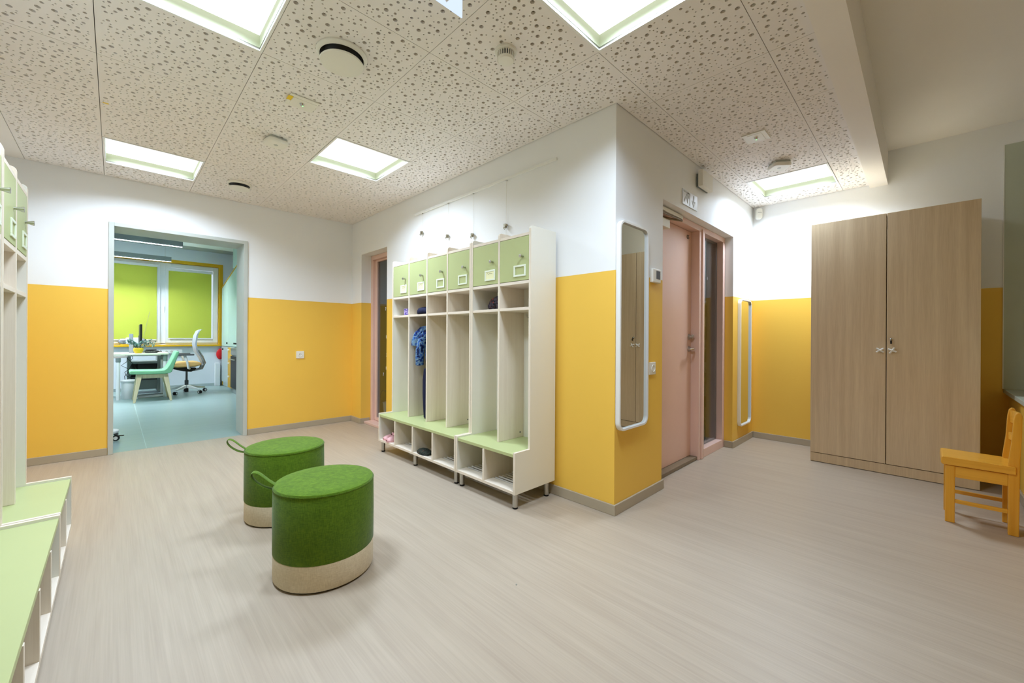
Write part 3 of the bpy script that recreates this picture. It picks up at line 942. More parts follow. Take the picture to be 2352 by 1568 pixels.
# ------------------------------------------------------------------ mirrors
def mirror(label, x0, x1, z0, z1):
    w, h = x1 - x0, z1 - z0
    t = thing('wall_mirror', label, 'mirror', ((x0 + x1) / 2, Y0, z0), 0, 'rounded wall mirrors')
    o = rrect(w, h, .055, 8); i = rrect(w - .026, h - .026, .044, 8)
    X = FACE_S((0, 0, h / 2))
    n = len(o)
    mb = MB()
    mb.rings([[(p[0], p[1], z) for p in r] for r, z in ((o, .001), (o, .029), ([(a * (1 - .004), b * (1 - .002)) for a, b in o], .031), (i, .031), (i, .016), (i, .001))], False)
    mb.xf(X).build('frame', M['trim_white'], t, 40)
    MB().prism(i, 'Z', .003, .017).xf(X).build('glass', M['mirror'], t)
    return t


mirror('tall white-framed rounded mirror at the outer wall corner, reflecting the wardrobe', 2.195, 2.562, .512, 1.815)
mirror('tall white-framed rounded mirror hung low in the corner by the wardrobe wall', 4.520, 4.888, .19, 1.492)

# thermostat and light switch beside the mirror
t = thing('thermostat', 'white wall thermostat with grey screen beside the tall mirror', 'thermostat', (2.690, Y0, 1.472))
MB().box(-.058, .058, -.026, -.0, 0, .096).build('case', M['plastic'], t, bevel=.005)
MB().box(-.012, .044, -.0275, -.0255, .026, .082).build('screen', M['darkgrey'], t)
t = thing('light_switch', 'white wall light switch below the thermostat', 'switch', (2.664, Y0, .834))
MB().box(-.045, .045, -.010, 0, 0, .086).build('plate', M['plastic'], t, bevel=.003)
MB().lathe_axis([(.026, 0), (.026, .004), (.022, .005), (.021, .002), (.004, .002)], (0, -1, 0), (.006, -.010, .043), 20).build('dial', M['plastic'], t, 40)

# ------------------------------------------------------------------ pink door with glazed side panel
YF = 1.400
d1 = thing('door_1', 'dusty pink door with glazed side panel set back in the wall', 'door', (3.6, YF, 0), 0, None, 'structure')
W_ = dict(parent=d1, world=True)
fr = MB()
fr.box(2.83, 4.373, YF, YF + .10, 2.045, 2.093)
fr.box(2.83, 2.868, YF, YF + .10, 0, 2.045).box(3.715, 3.762, YF, YF + .10, 0, 2.045)
fr.box(4.318, 4.373, YF, Y0 + .232, 0, 2.045).box(3.800, 3.838, YF, YF + .10, 0, 2.045)
fr.build('frame', M['pink_frame'], bevel=.003, **W_)
MB().box(3.762, 3.800, YF - .012, YF + .09, 0.002, 2.066).build('mullion', M['pink_frame'], bevel=.003, **W_)
MB().box(3.838, 4.318, YF, YF + .10, 0, .078).build('sidelight_sill', M['pink_frame'], bevel=.003, **W_)
MB().box(3.838, 4.318, YF + .056, YF + .062, .078, 2.045).build('sidelight_glass', M['glass'], **W_)
bd = MB()
for a0, a1, z0, z1 in ((3.838, 3.852, .078, 2.045), (4.304, 4.318, .078, 2.045), (3.852, 4.304, .078, .092), (3.852, 4.304, 2.031, 2.045)):
    bd.box(a0, a1, YF + .063, YF + .075, z0, z1)
bd.build('glazing_bead', M['pink_frame'], **W_)
leaf = MB().box(2.870, 3.713, YF + .072, YF + .112, .034, 2.042).build('door_leaf', M['pink'], bevel=.002, **W_)
MB().box(2.868, 3.715, YF + .012, YF + .12, .001, .032).build('threshold', M['threshold'], bevel=.004, **W_)
yl = YF + .072
h = MB()
h.lathe_axis([(.024, 0), (.024, .008), (.012, .010), (.011, .045), (.0, .046)], (0, -1, 0), (3.668, yl, .992), 16)
h.tube([(3.668, yl - .042, .992), (3.640, yl - .048, .992), (3.560, yl - .048, .990)], .0085, 10)
h.build('lever_handle', M['steel'], leaf, 40, world=True)
k_ = MB().lathe_axis([(.026, 0), (.026, .007), (.016, .009), (.016, .030), (.012, .033)], (0, -1, 0), (3.668, yl, 1.100), 16)
k_.tube([(3.668, yl - .030, 1.100), (3.668, yl - .040, 1.118)], .008, 8)
k_.build('lock_cylinder', M['steel'], leaf, 40, world=True)
text_mb('05', .052).xf(FACE_S((3.634, yl - .001, 1.985))).build('door_number', M['ink'], leaf, world=True)
# door closer: body on the leaf, rail on the frame, folding arm
MB().box(2.98, 3.135, yl - .062, yl - .001, 1.955, 2.022).build('closer_body', M['plastic'], bevel=.004, **W_)
MB().box(2.88, 3.30, YF - .025, YF - .002, 2.055, 2.083).build('closer_rail', M['plastic'], bevel=.003, **W_)
ar = MB()
ar.tube([(3.06, yl - .030, 2.024), (3.060, yl - .030, 2.034), (3.30, YF - .015, 2.045)], .008, 8)
ar.tube([(2.90, YF - .012, 2.040), (3.30, YF - .015, 2.047)], .007, 8)
ar.build('closer_arm', M['threshold'], **W_)
# white characters stuck on the side glass
for ch, x, z in (('8', 3.87, 1.82), ('3', 3.885, 1.53), ('7', 3.95, 1.02), ('3', 3.885, .74), ('1', 4.05, 1.66), ('7', 3.90, .60)):
    text_mb(ch, .040).xf(FACE_S((x, YF + .0545, z))).build('glass_sticker', M['signwhite'], **W_)

# ------------------------------------------------------------------ glazed pink door in the locker wall
XF = 2.312
d2 = thing('door_2', 'dusty pink framed glazed door set back beside the lockers', 'door', (XF, 4.575, 0), 0, None, 'structure')
W_ = dict(parent=d2, world=True)
fr = MB()
fr.box(XF, XF + .09, 4.247, 4.903, 2.045, 2.098).box(XF, XF + .09, 4.247, 4.290, 0, 2.045).box(XF, XF + .09, 4.852, 4.903, 0, 2.045)
fr.build('frame', M['pink_frame'], bevel=.003, **W_)
st = MB().box(XF + .03, XF + .07, 4.292, 4.335, .035, 2.042).box(XF + .03, XF + .07, 4.800, 4.850, .035, 2.042).box(XF + .03, XF + .07, 4.335, 4.800, .035, .075).box(XF + .03, XF + .07, 4.335, 4.800, 2.020, 2.042)
st.build('door_leaf', M['pink_frame'], bevel=.002, **W_)
MB().box(XF + .047, XF + .053, 4.335, 4.800, .075, 2.020).build('glass', M['glass'], **W_)
MB().box(XF - .09, XF + .09, 4.250, 4.890, .001, .030).build('threshold', M['pink_frame'], bevel=.003, **W_)
for ch, y, z in (('1', 4.55, 1.80), ('3', 4.52, 1.55), ('7', 4.60, 1.42), ('1', 4.58, 1.08), ('3', 4.57, .86), ('1', 4.58, .70), ('7', 4.65, .62)):
    text_mb(ch, .055).xf(FACE_W((XF + .0455, y, z))).build('glass_sticker', M['signwhite'], **W_)

# ------------------------------------------------------------------ store room behind both doors
struct('floor_store', MB().box(X0 + .22, X1, Y0 + .23, Y1, .0005, .006).box(2.87, 4.373, YF + .122, Y0 + .23, .0005, .006), M['store_floor'], 'grey speckled floor of the room behind the glazed doors', 'floor')
struct('wall_store_back', MB().box(X0 + .22, X1 + .12, Y1, Y1 + .1, 0, 2.9), M['store_wall'], 'grey and ochre wall seen through the glazed pink door', 'wall')
struct('wall_store_side', MB().box(X1, X1 + .12, Y0 + .23, Y1, 0, 2.9), pmat('store_grey_paint', (186, 194, 188), .6, var=.02), 'grey wall seen through the door side glass', 'wall')
struct('ceiling_store', MB().box(X0 + .22, X1, Y0 + .23, Y1, 2.45, 2.55), M['white_paint'], 'plain ceiling of the room behind the glazed doors', 'ceiling')
t = thing('shoe_rack', 'white tiered rack standing behind the door side glass', 'rack', (4.84, 2.07, .006))
for y in (-.46, .46):
    for x in (-.16, .16):
        MB().box(x - .014, x + .014, y - .014, y + .014, 0, 1.52).build('post', M['pvc'], t, bevel=.002)
for z in (.18, .44, .70, .96, 1.22, 1.48):
    MB().box(-.17, .17, -.47, .47, z, z + .016).build('shelf', M['pvc'], t, bevel=.002)
for i, z in enumerate((.20, .46, .72, .98, 1.24)):
    for y in (-.30,):
        solo('storage_box', MB().prism([(0, -.07), (0, .07), (.085, .085), (.085, .062), (.02, .058), (.02, -.058), (.085, -.062), (.085, -.085)], 'Y', -.09, .09)
             .xf(Matrix.Translation((4.80, 2.07 + y, z + .0035))), M['pvc'], 'open white storage box on the %s tier of the rack behind the side glass' % ('lowest', 'second lowest', 'middle', 'second highest', 'topmost')[i], 'storage box', 'storage boxes on the white rack')
# basket and tub on the floor behind the glazed pink door
t = thing('basket', 'brown woven basket on the floor behind the glazed pink door', 'basket', (2.56, 5.02, .006))
MB().lathe([(.09, 0), (.12, .02), (.13, .22), (.125, .22), (.112, .03), (.0, .02)], 24).build('body', M['threshold'], t, 40)
MB().tube([(-.0, -.125, .21), (0, -.11, .30), (0, -.05, .36), (0, .05, .36), (0, .11, .30), (0, .125, .21)], .008, 8).build('handle', M['threshold'], t, 40)
t = thing('bucket', 'pale lilac bucket behind the glazed pink door', 'bucket', (2.505, 4.74, .006))
MB().lathe([(.07, 0), (.075, .01), (.095, .24), (.100, .245), (.088, .24), (.068, .02), (.0, .018)], 24).build('body', M['office_white'], t, 40)
MB().tube([(0, -.095, .23), (0, -.05, .30), (0, .05, .30), (0, .095, .23)], .005, 8).build('handle', M['red'], t, 40)

# ------------------------------------------------------------------ signs and sensors
t = thing('emergency_lamp', 'flat white emergency lamp box high on the wall above the pink door', 'lamp', (3.53, Y0, 2.335))
MB().box(-.09, .13, -.022, 0, .010, .115).build('bracket', M['greydesk'], t)
MB().box(-.116, .112, -.060, -.022, 0, .135).build('housing', M['plastic'], t, bevel=.004)


def exit_plate(t, w, h, m_plate, X, ink):
    MB().box(-w / 2, w / 2, 0, h, 0, .004).xf(X).build('plate', m_plate, t)
    man = [[(-.115, .02), (-.095, .055), (-.072, .06), (-.058, .02), (-.046, .02), (-.056, .072), (-.040, .080), (-.034, .062), (-.024, .066), (-.036, .096), (-.078, .092), (-.088, .068), (-.100, .066), (-.126, .02)]]
    mb = MB()
    for p in man:
        mb.prism([(x * w / .3, y * h / .12) for x, y in p], 'Z', .0045, .0060)
    mb.lathe([(.009, .0045), (.009, .006)], 12, (-.044 * w / .3, .106 * h / .12, 0))
    mb.prism([(x * w / .3, y * h / .12) for x, y in ((-.012, .008), (-.004, .008), (-.004, .112), (-.134, .112), (-.134, .100), (-.012, .100))], 'Z', .0045, .0060)
    mb.xf(X).build('running_figure', ink, t)
    arr = [(.072, .014), (.112, .062), (.096, .066), (.080, .048), (.080, .106), (.062, .106), (.062, .048), (.046, .066), (.030, .062)]
    MB().prism([(x * w / .3, y * h / .12) for x, y in arr], 'Z', .0045, .0060).xf(X).build('arrow', ink, t)


t = thing('exit_sign', 'clear acrylic exit plate with running figure and down arrow above the pink door', 'sign', (3.30, Y0 - .002, 2.140))
exit_plate(t, .29, .118, M['acryl'], FACE_S((0, 0, 0)), M['signgrey'])
t = thing('hanging_exit_sign', 'bluish lit acrylic exit plate hanging from the ceiling between two lights', 'sign', (.835, 1.297, 2.362))
MB().box(-.155, .155, -.022, .022, .132, .160).build('housing', M['plastic'], t, bevel=.003)
exit_plate(t, .30, .132, M['signblue'], FACE_S((0, .002, 0)), M['signwhite'])

# motion detector in the corner
t = thing('motion_detector', 'white motion detector in the ceiling corner above the wardrobe', 'sensor', (X1 - .001, Y0 - .062, 2.378))
X = Matrix.Rotation(math.radians(-52), 4, 'Z')
MB().prism(rrect(.062, .118, .024, 6), 'Y', -.040, -.002).xf(Matrix((( 0, 0, 1, 0), (0, 1, 0, 0), (1, 0, 0, 0), (0, 0, 0, 1)))).xf(Matrix.Translation((-.024, .008, .062)) @ X).build('body', M['plastic'], t, 50, bevel=.006)
MB().box(-.020, .020, -.0425, -.0395, .074, .077).xf(Matrix.Translation((-.024, .008, 0)) @ X).build('slot', M['darkgrey'], t)

# ceiling fittings (all hang from the perforated ceiling)


def vent(label, x, y, R):
    t = thing('air_vent', label, 'air vent', (x, y, ZC), 0, 'round ceiling air vents')
    MB().lathe([(R * .99, -.004), (R * .99, -.0005), (R * 1.15, -.0005), (R * 1.16, -.008), (R * 1.08, -.018), (R * 1.0, -.020), (R * .99, -.004)], 48, caps=False).build('collar', M['plastic'], t, 40)
    MB().lathe([(R * .70, -.040), (R * .90, -.002), (R * .98, -.001)], 40).build('throat', M['black'], t, 40)
    MB().lathe([(.002, -.060), (R * .55, -.058), (R * .97, -.052), (R, -.047), (R * .97, -.043), (R * .5, -.040)], 48).build('disc', M['plastic'], t, 30)


vent('large round white air vent in the perforated ceiling beside the hanging sign', .822, 2.085, .105)
vent('small round white air vent in the perforated ceiling near the office doorway', .838, 4.545, .085)
t = thing('smoke_detector', 'round white smoke detector on the perforated ceiling', 'smoke detector', (1.395, 1.475, ZC))
MB().lathe([(.052, -.014), (.054, -.012), (.054, -.0005)], 32).build('base', M['plastic'], t, 40)
MB().lathe([(.018, -.056), (.038, -.054), (.043, -.048), (.043, -.041)], 32).build('cap', M['plastic'], t, 40)
MB().lathe([(.036, -.041), (.036, -.014)], 24).build('chamber', M['darkgrey'], t, 40)
for i in range(22):
    a = 2 * PI * i / 22
    MB().box(.034, .043, -.0022, .0022, -.042, -.014).xf(Matrix.Rotation(a, 4, 'Z')).build('rib', M['plastic'], t)


def plate(label, x, y, tagged):
    t = thing('emergency_light', label, 'emergency light', (x, y, ZC), 0, 'rectangular ceiling emergency lights')
    MB().box(-.080, .080, -.072, .072, -.008, -.0005).build('plate', M['plastic'], t, bevel=.003)
    MB().box(-.060, .070, -.045, .045, -.0095, -.008).build('cover', M['plastic'], t, bevel=.001)
    MB().lathe([(.003, -.021), (.009, -.018), (.012, -.010), (.014, -.0095)], 16).build('lens', M['chrome'], t, 40)
    MB().lathe([(.002, -.0235), (.0045, -.021)], 10, (.004, .0, 0)).build('status_light', M['led'], t)
    if tagged:
        MB().box(-.088, -.062, -.050, .004, -.0102, -.0096).build('sticker', M['sticker'], t)
    return t


plate('white ceiling emergency light plate with a yellow sticker', .818, 2.690, True)
plate('white ceiling emergency light plate near the wardrobe, without sticker', 3.253, .840, False)


def router(label, x, y, rz):
    t = thing('wireless_access_point', label, 'access point', (x, y, ZC), rz, 'white boxes on the ceiling')
    MB().box(-.058, .058, -.058, .058, -.016, -.0005).build('bracket', M['casing'], t, bevel=.004)
    MB().prism(rrect(.14, .14, .035), 'Z', -.044, -.016).build('housing', M['plastic'], t, 40, bevel=.008)
    MB().lathe([(.012, -.0455), (.014, -.044)], 16).build('logo_dimple', M['casing'], t)


router('white square access point on the ceiling between vent plate and small vent', .835, 3.325, .15)
router('white square access point on the ceiling in front of the wardrobe light', 3.872, .832, .7)
ZT = ZC - .0008
solo('sticker', MB().box(-.058, -.032, 3.556, 3.572, ZT, ZC - .0002), M['sticker'], 'tiny yellow sticker on the perforated ceiling', 'sticker')

# ------------------------------------------------------------------ wardrobe
t = thing('wardrobe', 'tall two-door oak veneer wardrobe with white cross handles', 'wardrobe', (4.735, .2075, 0))
ya, yb = -.290 - .2075, .705 - .2075
xf_, xb_ = 4.44 - 4.735, X1 - TB - .003 - 4.735
bd = MB().box(xf_ + .022, xb_, ya, ya + .018, 0, 2.103).box(xf_ + .022, xb_, yb - .018, yb, 0, 2.103).box(xf_ + .022, xb_, ya + .018, yb - .018, 2.085, 2.103)
bd.box(xb_ - .006, xb_, ya + .018, yb - .018, .08, 2.085).box(xf_ + .022, xb_, ya + .018, yb - .018, .083, .100)
bd.build('carcass', M['oak'], t, bevel=.001)
MB().box(xf_ + .006, xf_ + .022, ya, yb, .004, .078).build('plinth', M['oak'], t, bevel=.001)
ym = .2095 - .2075
for a, b, s_ in ((ym + .0025, yb, 1), (ya, ym - .0025, -1)):
    d = MB().box(xf_, xf_ + .019, a, b, .084, 2.105).build('door', M['oak'], t, bevel=.0015)
    yk = ym + s_ * .036
    hd_ = MB()
    for ang in (.62, -.62) if s_ > 0 else (.40, -1.0):
        dy, dz = .027 * math.cos(ang), .027 * math.sin(ang)
        hd_.tube([(xf_ - .024, yk - dy, .999 - dz), (xf_ - .026, yk, .999), (xf_ - .024, yk + dy, .999 + dz)], .0065, 8)
    hd_.lathe_axis([(.008, 0), (.007, .024)], (-1, 0, 0), (xf_, yk, .999), 12)
    hd_.build('cross_handle', M['trim_white'], d, 50)
    if s_ < 0:
        MB().lathe_axis([(.011, 0), (.011, .010), (.008, .012)], (-1, 0, 0), (xf_, yk + .008, 1.088), 14).build('lock', M['chrome'], d, 40)
        MB().box(xf_ - .030, xf_ - .010, yk + .006, yk + .009, 1.076, 1.092).box(xf_ - .034, xf_ - .024, yk + .001, yk + .012, 1.052, 1.078).build('key', M['black'], d, bevel=.002)

# ------------------------------------------------------------------ window bay at the right
struct('parapet_wall', MB().box(2.6, X1, -.62, -.472, 0, .668), two_tone('parapet_paint', WHITE, (244, 198, 84), ZY), 'low yellow parapet wall below the grey-green ledge', 'wall')
struct('trim_2', MB().box(2.6, X1 - .001, -1.598, -.446, .669, .700), M['niche'], 'grey-green ledge on the low parapet wall', 'ledge', bevel=.003)
struct('trim_3', MB().box(X1 - .006, X1 - .0005, -1.598, -.447, .701, 2.632), M['niche'], 'grey-green lining panel of the bay beside the wardrobe', 'panel')
struct('trim_4', MB().box(X1 - .008, X1 - .0005, -.4465, -.441, .701, 2.634), M['trim_white'], 'thin white corner bead of the grey-green panel', 'trim')
struct('baseboard_parapet', MB().box(2.6, X1 - TB, -.472, -.459, 0, HB), M['base'], 'skirting along the low parapet wall', 'skirting board', bevel=.003)

# ------------------------------------------------------------------ child's chair
t = thing('child_chair', 'small honey-varnished wooden child chair beside the wardrobe', 'chair', (3.685, -.235, 0))
# faces +Y; near side at x=-.125, far side x=+.125
for sx in (-1, 1):
    x0_, x1_ = (-.125, -.103) if sx < 0 else (.103, .125)
    MB().box(x0_, x1_, .100, .140, 0, .340).build('leg', M['pine'], t, bevel=.003)
    post = [(-.140, 0), (-.100, 0), (-.100, .40), (-.112, .52), (-.118, .640), (-.124, .676), (-.134, .688), (-.144, .686), (-.150, .670), (-.148, .55), (-.142, .40)]
    MB().prism(post, 'X', x0_, x1_).build('back_post', M['pine'], t, bevel=.004)
    MB().box(x0_ + .003, x1_ - .003, -.100, .100, .272, .338).build('side_rail', M['pine_h'], t, bevel=.002)
    MB().box(x0_ + .004, x1_ - .004, -.100, .100, .118, .140).build('stretcher', M['pine_h'], t, bevel=.002)
seat = [(-.128, .342), (.152, .342), (.158, .352), (.156, .384), (.150, .390), (-.100, .386), (-.128, .386)]
MB().prism(seat, 'X', -.135, .135).xf(Matrix.Identity(4)).build('seat', M['pine_h'], t, bevel=.004)
MB().box(-.103, .103, .112, .130, .280, .338).build('front_rail', M['pine'], t, bevel=.002)
for z0, z1, yy in ((.600, .672, -.134), (.500, .545, -.128)):
    rs = []
    for i in range(9):
        x = -.103 + .206 * i / 8; off = -.016 * (1 - (2 * i / 8 - 1) ** 2)
        rs.append([(x, yy + off - .007, z0), (x, yy + off + .007, z0), (x, yy + off + .007, z1), (x, yy + off - .007, z1)])
    MB().rings(rs).build('back_slat', M['pine_h'], t, 40, bevel=.002)

# ------------------------------------------------------------------ office beyond the doorway
OX0, OX1, OZ = -2.6, 2.15, 2.87
struct('floor_office', MB().box(OX0, OX1, 5.2285, YW + .2, -.08, 0), M['office_floor'], 'blue-green linoleum floor of the office', 'floor')
struct('floor_seam', MB().box(.2215, .2265, 5.2290, 10.2, -.001, .0006), pmat('weld_seam', (172, 196, 196), .4), 'pale welded seam in the office linoleum', 'floor seam')
struct('wall_office_front', wall_boxes(MB(), 'X', OX0, XL - .1, 5.3, 5.52, 0, 3.0, []), M['office_wall'], 'office wall beside the doorway', 'wall')
struct('wall_office_front_end', MB().box(X0 + .22, OX1 + .6, 5.3, 5.52, 0, 3.0), M['office_wall'], 'office wall beyond the doorway', 'wall')
struct('wall_office_left', MB().box(OX0 - .1, OX0, 5.3, YW + .25, 0, 3.0), M['office_wall'], 'left office wall', 'wall')
struct('wall_office_right', MB().box(OX1, OX1 + .1, 5.52, YW + .25, 0, 3.0), M['office_wall'], 'right office wall behind cabinets', 'wall')
WX0, WX1, WZ0, WZ1 = -1.6, 1.690, .885, 2.628
struct('wall_office_window', wall_boxes(MB(), 'X', OX0, OX1, YW, YW + .25, 0, 3.0, [(WX0, WX1, WZ0 - .03, WZ1)]), M['office_wall'], 'cool white office wall around the window', 'wall')
struct('ceiling_office', MB().box(OX0, OX1, 5.52, YW, OZ + .004, 3.0), pmat('office_grid', (150, 160, 160), .8), 'white tiled office ceiling', 'ceiling')
offc = bpy.data.objects['ceiling_office']
tm = MB().box(-.598, .598, -.298, .298, OZ, OZ + .004).mesh('ceiling_tile', M['office_ceiling'])
for i in range(4):
    for j in range(9):
        x, y = -2.0 + i * 1.2, 5.82 + j * .6
        if x + .6 > OX1: x = OX1 - .6
        if y + .3 > YW: continue
        o = bpy.data.objects.new('ceiling_tile', tm); COL.objects.link(o); o.parent = offc; o.location = (x, y, 0)
struct('baseboard_office', MB().box(OX0, OX1, YW - .012, YW, 0, .06), M['duck_grey'], 'grey skirting below the office window', 'skirting board')
struct('bulkhead_office', MB().box(1.70, OX1, 8.9, 9.78, 2.44, OZ), M['duck'], 'duck-egg bulkhead under the office ceiling', 'bulkhead')

# window with ochre reveal
rv = MB().box(WX0, WX0 + .012, YW - .002, YW + .16, WZ0, WZ1).box(1.622, WX1, YW - .002, YW + .16, WZ0, WZ1).box(WX0, 1.622, YW - .002, YW + .16, 2.566, WZ1)
struct('trim_5', rv, M['ochre'], 'ochre reveal lining of the office window', 'window reveal')
# ochre face band around the opening
fb = MB().box(WX1 - .01, WX1 + .035, YW - .004, YW, WZ0, WZ1 + .035).box(WX0, WX1 - .01, YW - .004, YW, WZ1, WZ1 + .035)
struct('trim_6', MB().box(WX0, WX1 + .03, YW - .05, YW + .16, WZ0 - .03, WZ0), M['ochre'], 'ochre sill board of the office window', 'window sill', bevel=.003)
w1 = thing('window_1', 'white two-sash office window behind lime blinds', 'window', (.6, YW + .12, WZ0), 0, None, 'structure')
W_ = dict(parent=w1, world=True)
FX1, FZ1, FZ0 = 1.612, 2.560, .905
yy0, yy1 = YW + .085, YW + .145
fr = MB()
fr.box(FX1, 1.621, yy0, yy1, WZ0 + .001, 2.565).box(WX0 + .013, FX1, yy0, yy1, FZ1, 2.565).box(WX0 + .013, FX1, yy0, yy1, WZ0 + .001, FZ0 + .02).box(.655, .735, yy0, yy1, FZ0, FZ1)
fr.build('frame', M['pvc'], bevel=.004, **W_)
for a, b in ((.735, FX1), (-.30, .655)):
    s_ = MB()
    sw = .085
    s_.box(a, a + sw, yy0 - .018, yy0 + .02, FZ0 + .02, FZ1).box(b - sw, b, yy0 - .018, yy0 + .02, FZ0 + .02, FZ1)
    s_.box(a + sw, b - sw, yy0 - .018, yy0 + .02, FZ0 + .02, FZ0 + .02 + sw).box(a + sw, b - sw, yy0 - .018, yy0 + .02, FZ1 - sw, FZ1)
    so = s_.build('sash', M['pvc'], bevel=.004, **W_)
    MB().box(a + sw, b - sw, yy0 + .002, yy0 + .008, FZ0 + .02 + sw, FZ1 - sw).build('pane', M['winglass'], so, world=True)
MB().box(-1.5, -.30, yy0, yy0 + .03, FZ0, FZ1).build('fixed_panel', M['pvc'], **W_)
hnd = MB().box(.700, .724, yy0 - .026, yy0 - .018, 1.60, 1.68).tube([(.712, yy0 - .03, 1.66), (.712, yy0 - .05, 1.66), (.712, yy0 - .055, 1.54)], .009, 8)
hnd.build('handle', M['pvc'], **W_)
for a, b, z0, z1, lab in ((.783, 1.492, 1.015, 2.405, 'lime green roller blind on the window half beside the cabinets'),
                          (-.30, .603, .985, 2.455, 'lime green roller blind on the window half behind the radio')):
    t = thing('roller_blind', lab, 'blind', ((a + b) / 2, yy0 - .045, z0), 0, 'lime roller blinds')
    hw = (b - a) / 2
    MB().prism([(-.008, 0), (.020, 0), (.022, .05), (.006, .058), (-.008, .05)], 'X', -hw - .02, hw + .02).xf(Matrix.Translation((0, 0, z1 - z0))).build('cassette', M['pvc'], t, bevel=.002)
    MB().box(-hw, hw, .012, .0135, .012, z1 - z0).build('blind_fabric', M['blind'], t)
    MB().box(-hw, hw, .008, .018, 0, .014).build('bottom_bar', M['pvc'], t, bevel=.002)

# linear pendants
for y, lab in ((8.30, 'slim grey linear pendant lamp hung closer to the doorway'), (10.12, 'slim grey linear pendant lamp hung right by the window')):
    t = thing('pendant_lamp', lab, 'pendant lamp', (-.40, y, 2.49), 0, 'office linear pendants')
    MB().box(-1.17, 1.17, -.035, -.031, 0, .088).box(-1.17, 1.17, .031, .035, 0, .088).box(-1.17, 1.17, -.031, .031, .050, .062).box(-1.17, -1.165, -.031, .031, 0, .05).box(1.165, 1.17, -.031, .031, 0, .05).build('housing', M['greydesk'], t)
    MB().box(-1.163, 1.163, -.029, .029, .036, .044).build('diffuser', M['pendant'], t)
    MB().box(-1.163, 1.163, -.026, .026, .063, .066).build('uplight', M['uplight'], t)
    for x in (-1.05, 1.08):
        MB().tube([(x, 0, .066), (x, 0, OZ - 2.49 - .001)], .002, 6).build('suspension_wire', M['steel'], t)
        MB().lathe([(.010, .066), (.006, .10)], 8, (x, 0, 0)).build('wire_grip', M['steel'], t)

# desk
t = thing('desk', 'long pale desk with white round legs in the office', 'desk', (.30, 9.70, 0))
MB().box(-1.6, .385, -.36, .36, .745, .775).build('desk_top', M['ash_top'], t, bevel=.004)
for x in (-.256, .34):
    for y in (-.31, .31):
        lg = MB().lathe([(.026, .0), (.026, .63), (.031, .635), (.031, .742)], 16, (x, y, 0)).build('leg', M['office_white'], t, 40)
        MB().lathe([(.027, .63), (.032, .635), (.032, .744)], 16, (x, y, 0)).build('leg_sleeve', M['greydesk'], lg, 40)
MB().box(-.256, .34, .29, .33, .70, .742).build('apron', M['office_white'], t)
t = thing('pedestal_cabinet', 'open grey pedestal cabinet standing behind the desk', 'cabinet', (.405, 10.32, 0))
pc = MB().box(-.24, -.19, -.20, .20, .05, .70).box(.17, .24, -.20, .20, .03, .70).box(-.19, .17, -.20, .20, .555, .60).box(-.19, .17, -.20, .20, .08, .25).box(-.19, .17, .18, .20, .25, .555)
pc.build('body', M['greydesk'], t, bevel=.003)
MB().box(-.10, .16, -.19, .17, .44, .548).build('printer_tray', M['black'], t, bevel=.004)
MB().box(-.19, .17, -.17, .18, .256, .31).build('drawer', M['darkgrey'], t, bevel=.004)
solo('floor_mat', MB().box(.22, .72, 9.42, 9.98, .001, .006), M['greydesk'], 'dark rectangular mat lying under the desk', 'mat')

# cables under the desk
rn = random.Random(5)
for i in range(3):
    pts = []
    x = .13 + .05 * i; z = .74
    for s_ in range(8):
        pts.append((x + rn.uniform(-.05, .05), 9.76 + .06 * i + rn.uniform(-.025, .025), z)); z -= .062
    solo('cable', MB().tube(pts, .0045, 6), M['black'], ('black cable dangling below the desk nearest its leg', 'black looping cable dangling in the middle of the desk tangle', 'black cable dangling beside the grey pedestal cabinet')[i], 'cable', 'cables under the desk')

# things on the desk
ZD = .7755
t = thing('monitor', 'black computer monitor seen edge-on on the desk', 'monitor', (.335, 9.80, ZD))
MB().box(-.018, .012, -.20, .30, .16, .50).build('screen', M['black'], t, bevel=.006)
MB().tube([(-.012, 0, .012), (-.015, 0, .30)], .018, 10).build('stand', M['darkgrey'], t, 40)
MB().box(-.10, .06, -.10, .10, 0, .012).build('base', M['black'], t, bevel=.004)
solo('upright_panel', MB().box(.178, .232, 9.60, 9.64, ZD, 1.105), M['mesh'], 'upright pale grey speaker on the desk beside the plant', 'speaker', bevel=.006)
t = thing('potted_plant', 'yellow pot of blue-green eucalyptus sprigs on the desk', 'plant', (.292, 9.415, ZD))
MB().lathe([(.040, 0), (.045, .003), (.062, .035), (.068, .060), (.062, .085), (.052, .092), (.046, .090), (.052, .07), (.0, .068)], 28).build('pot', M['pot'], t, 50)
rn = random.Random(12)
for i in range(15):
    a = rn.uniform(0, 2 * PI); ln = rn.uniform(.11, .21)
    if i < 3: a = -.2 + .2 * i; ln = .27
    tip = Vector((math.cos(a) * ln * .8, math.sin(a) * ln * .8, .09 + ln * rn.uniform(.35, .8)))
    if i < 3: tip.z = .12 + .03 * i
    b0 = Vector((math.cos(a) * .02, math.sin(a) * .02, .07)); mid = (b0 + tip) / 2 + Vector((0, 0, .035))
    stem = MB().tube([b0, mid, tip], .0018, 5).build('sprig', M['stem'], t)
    lf = MB()
    for k in range(14):
        u = .2 + .8 * k / 13
        p = b0.lerp(mid, u * 2) if u < .5 else mid.lerp(tip, u * 2 - 1)
        d = Vector((rn.uniform(-1, 1), rn.uniform(-1, 1), rn.uniform(-.2, 1))).normalized()
        n_ = d.orthogonal().normalized(); r = rn.uniform(.015, .026)
        s2 = d.cross(n_)
        lf.add([p, p + d * r * .8 + n_ * r * .6, p + d * r * 1.7 + s2 * r * .2, p + d * r * .8 - n_ * r * .6], [(0, 1, 2, 3)])
    lo = lf.build('leaves', M['leaf'], stem)
    tag(lo, kind='stuff')
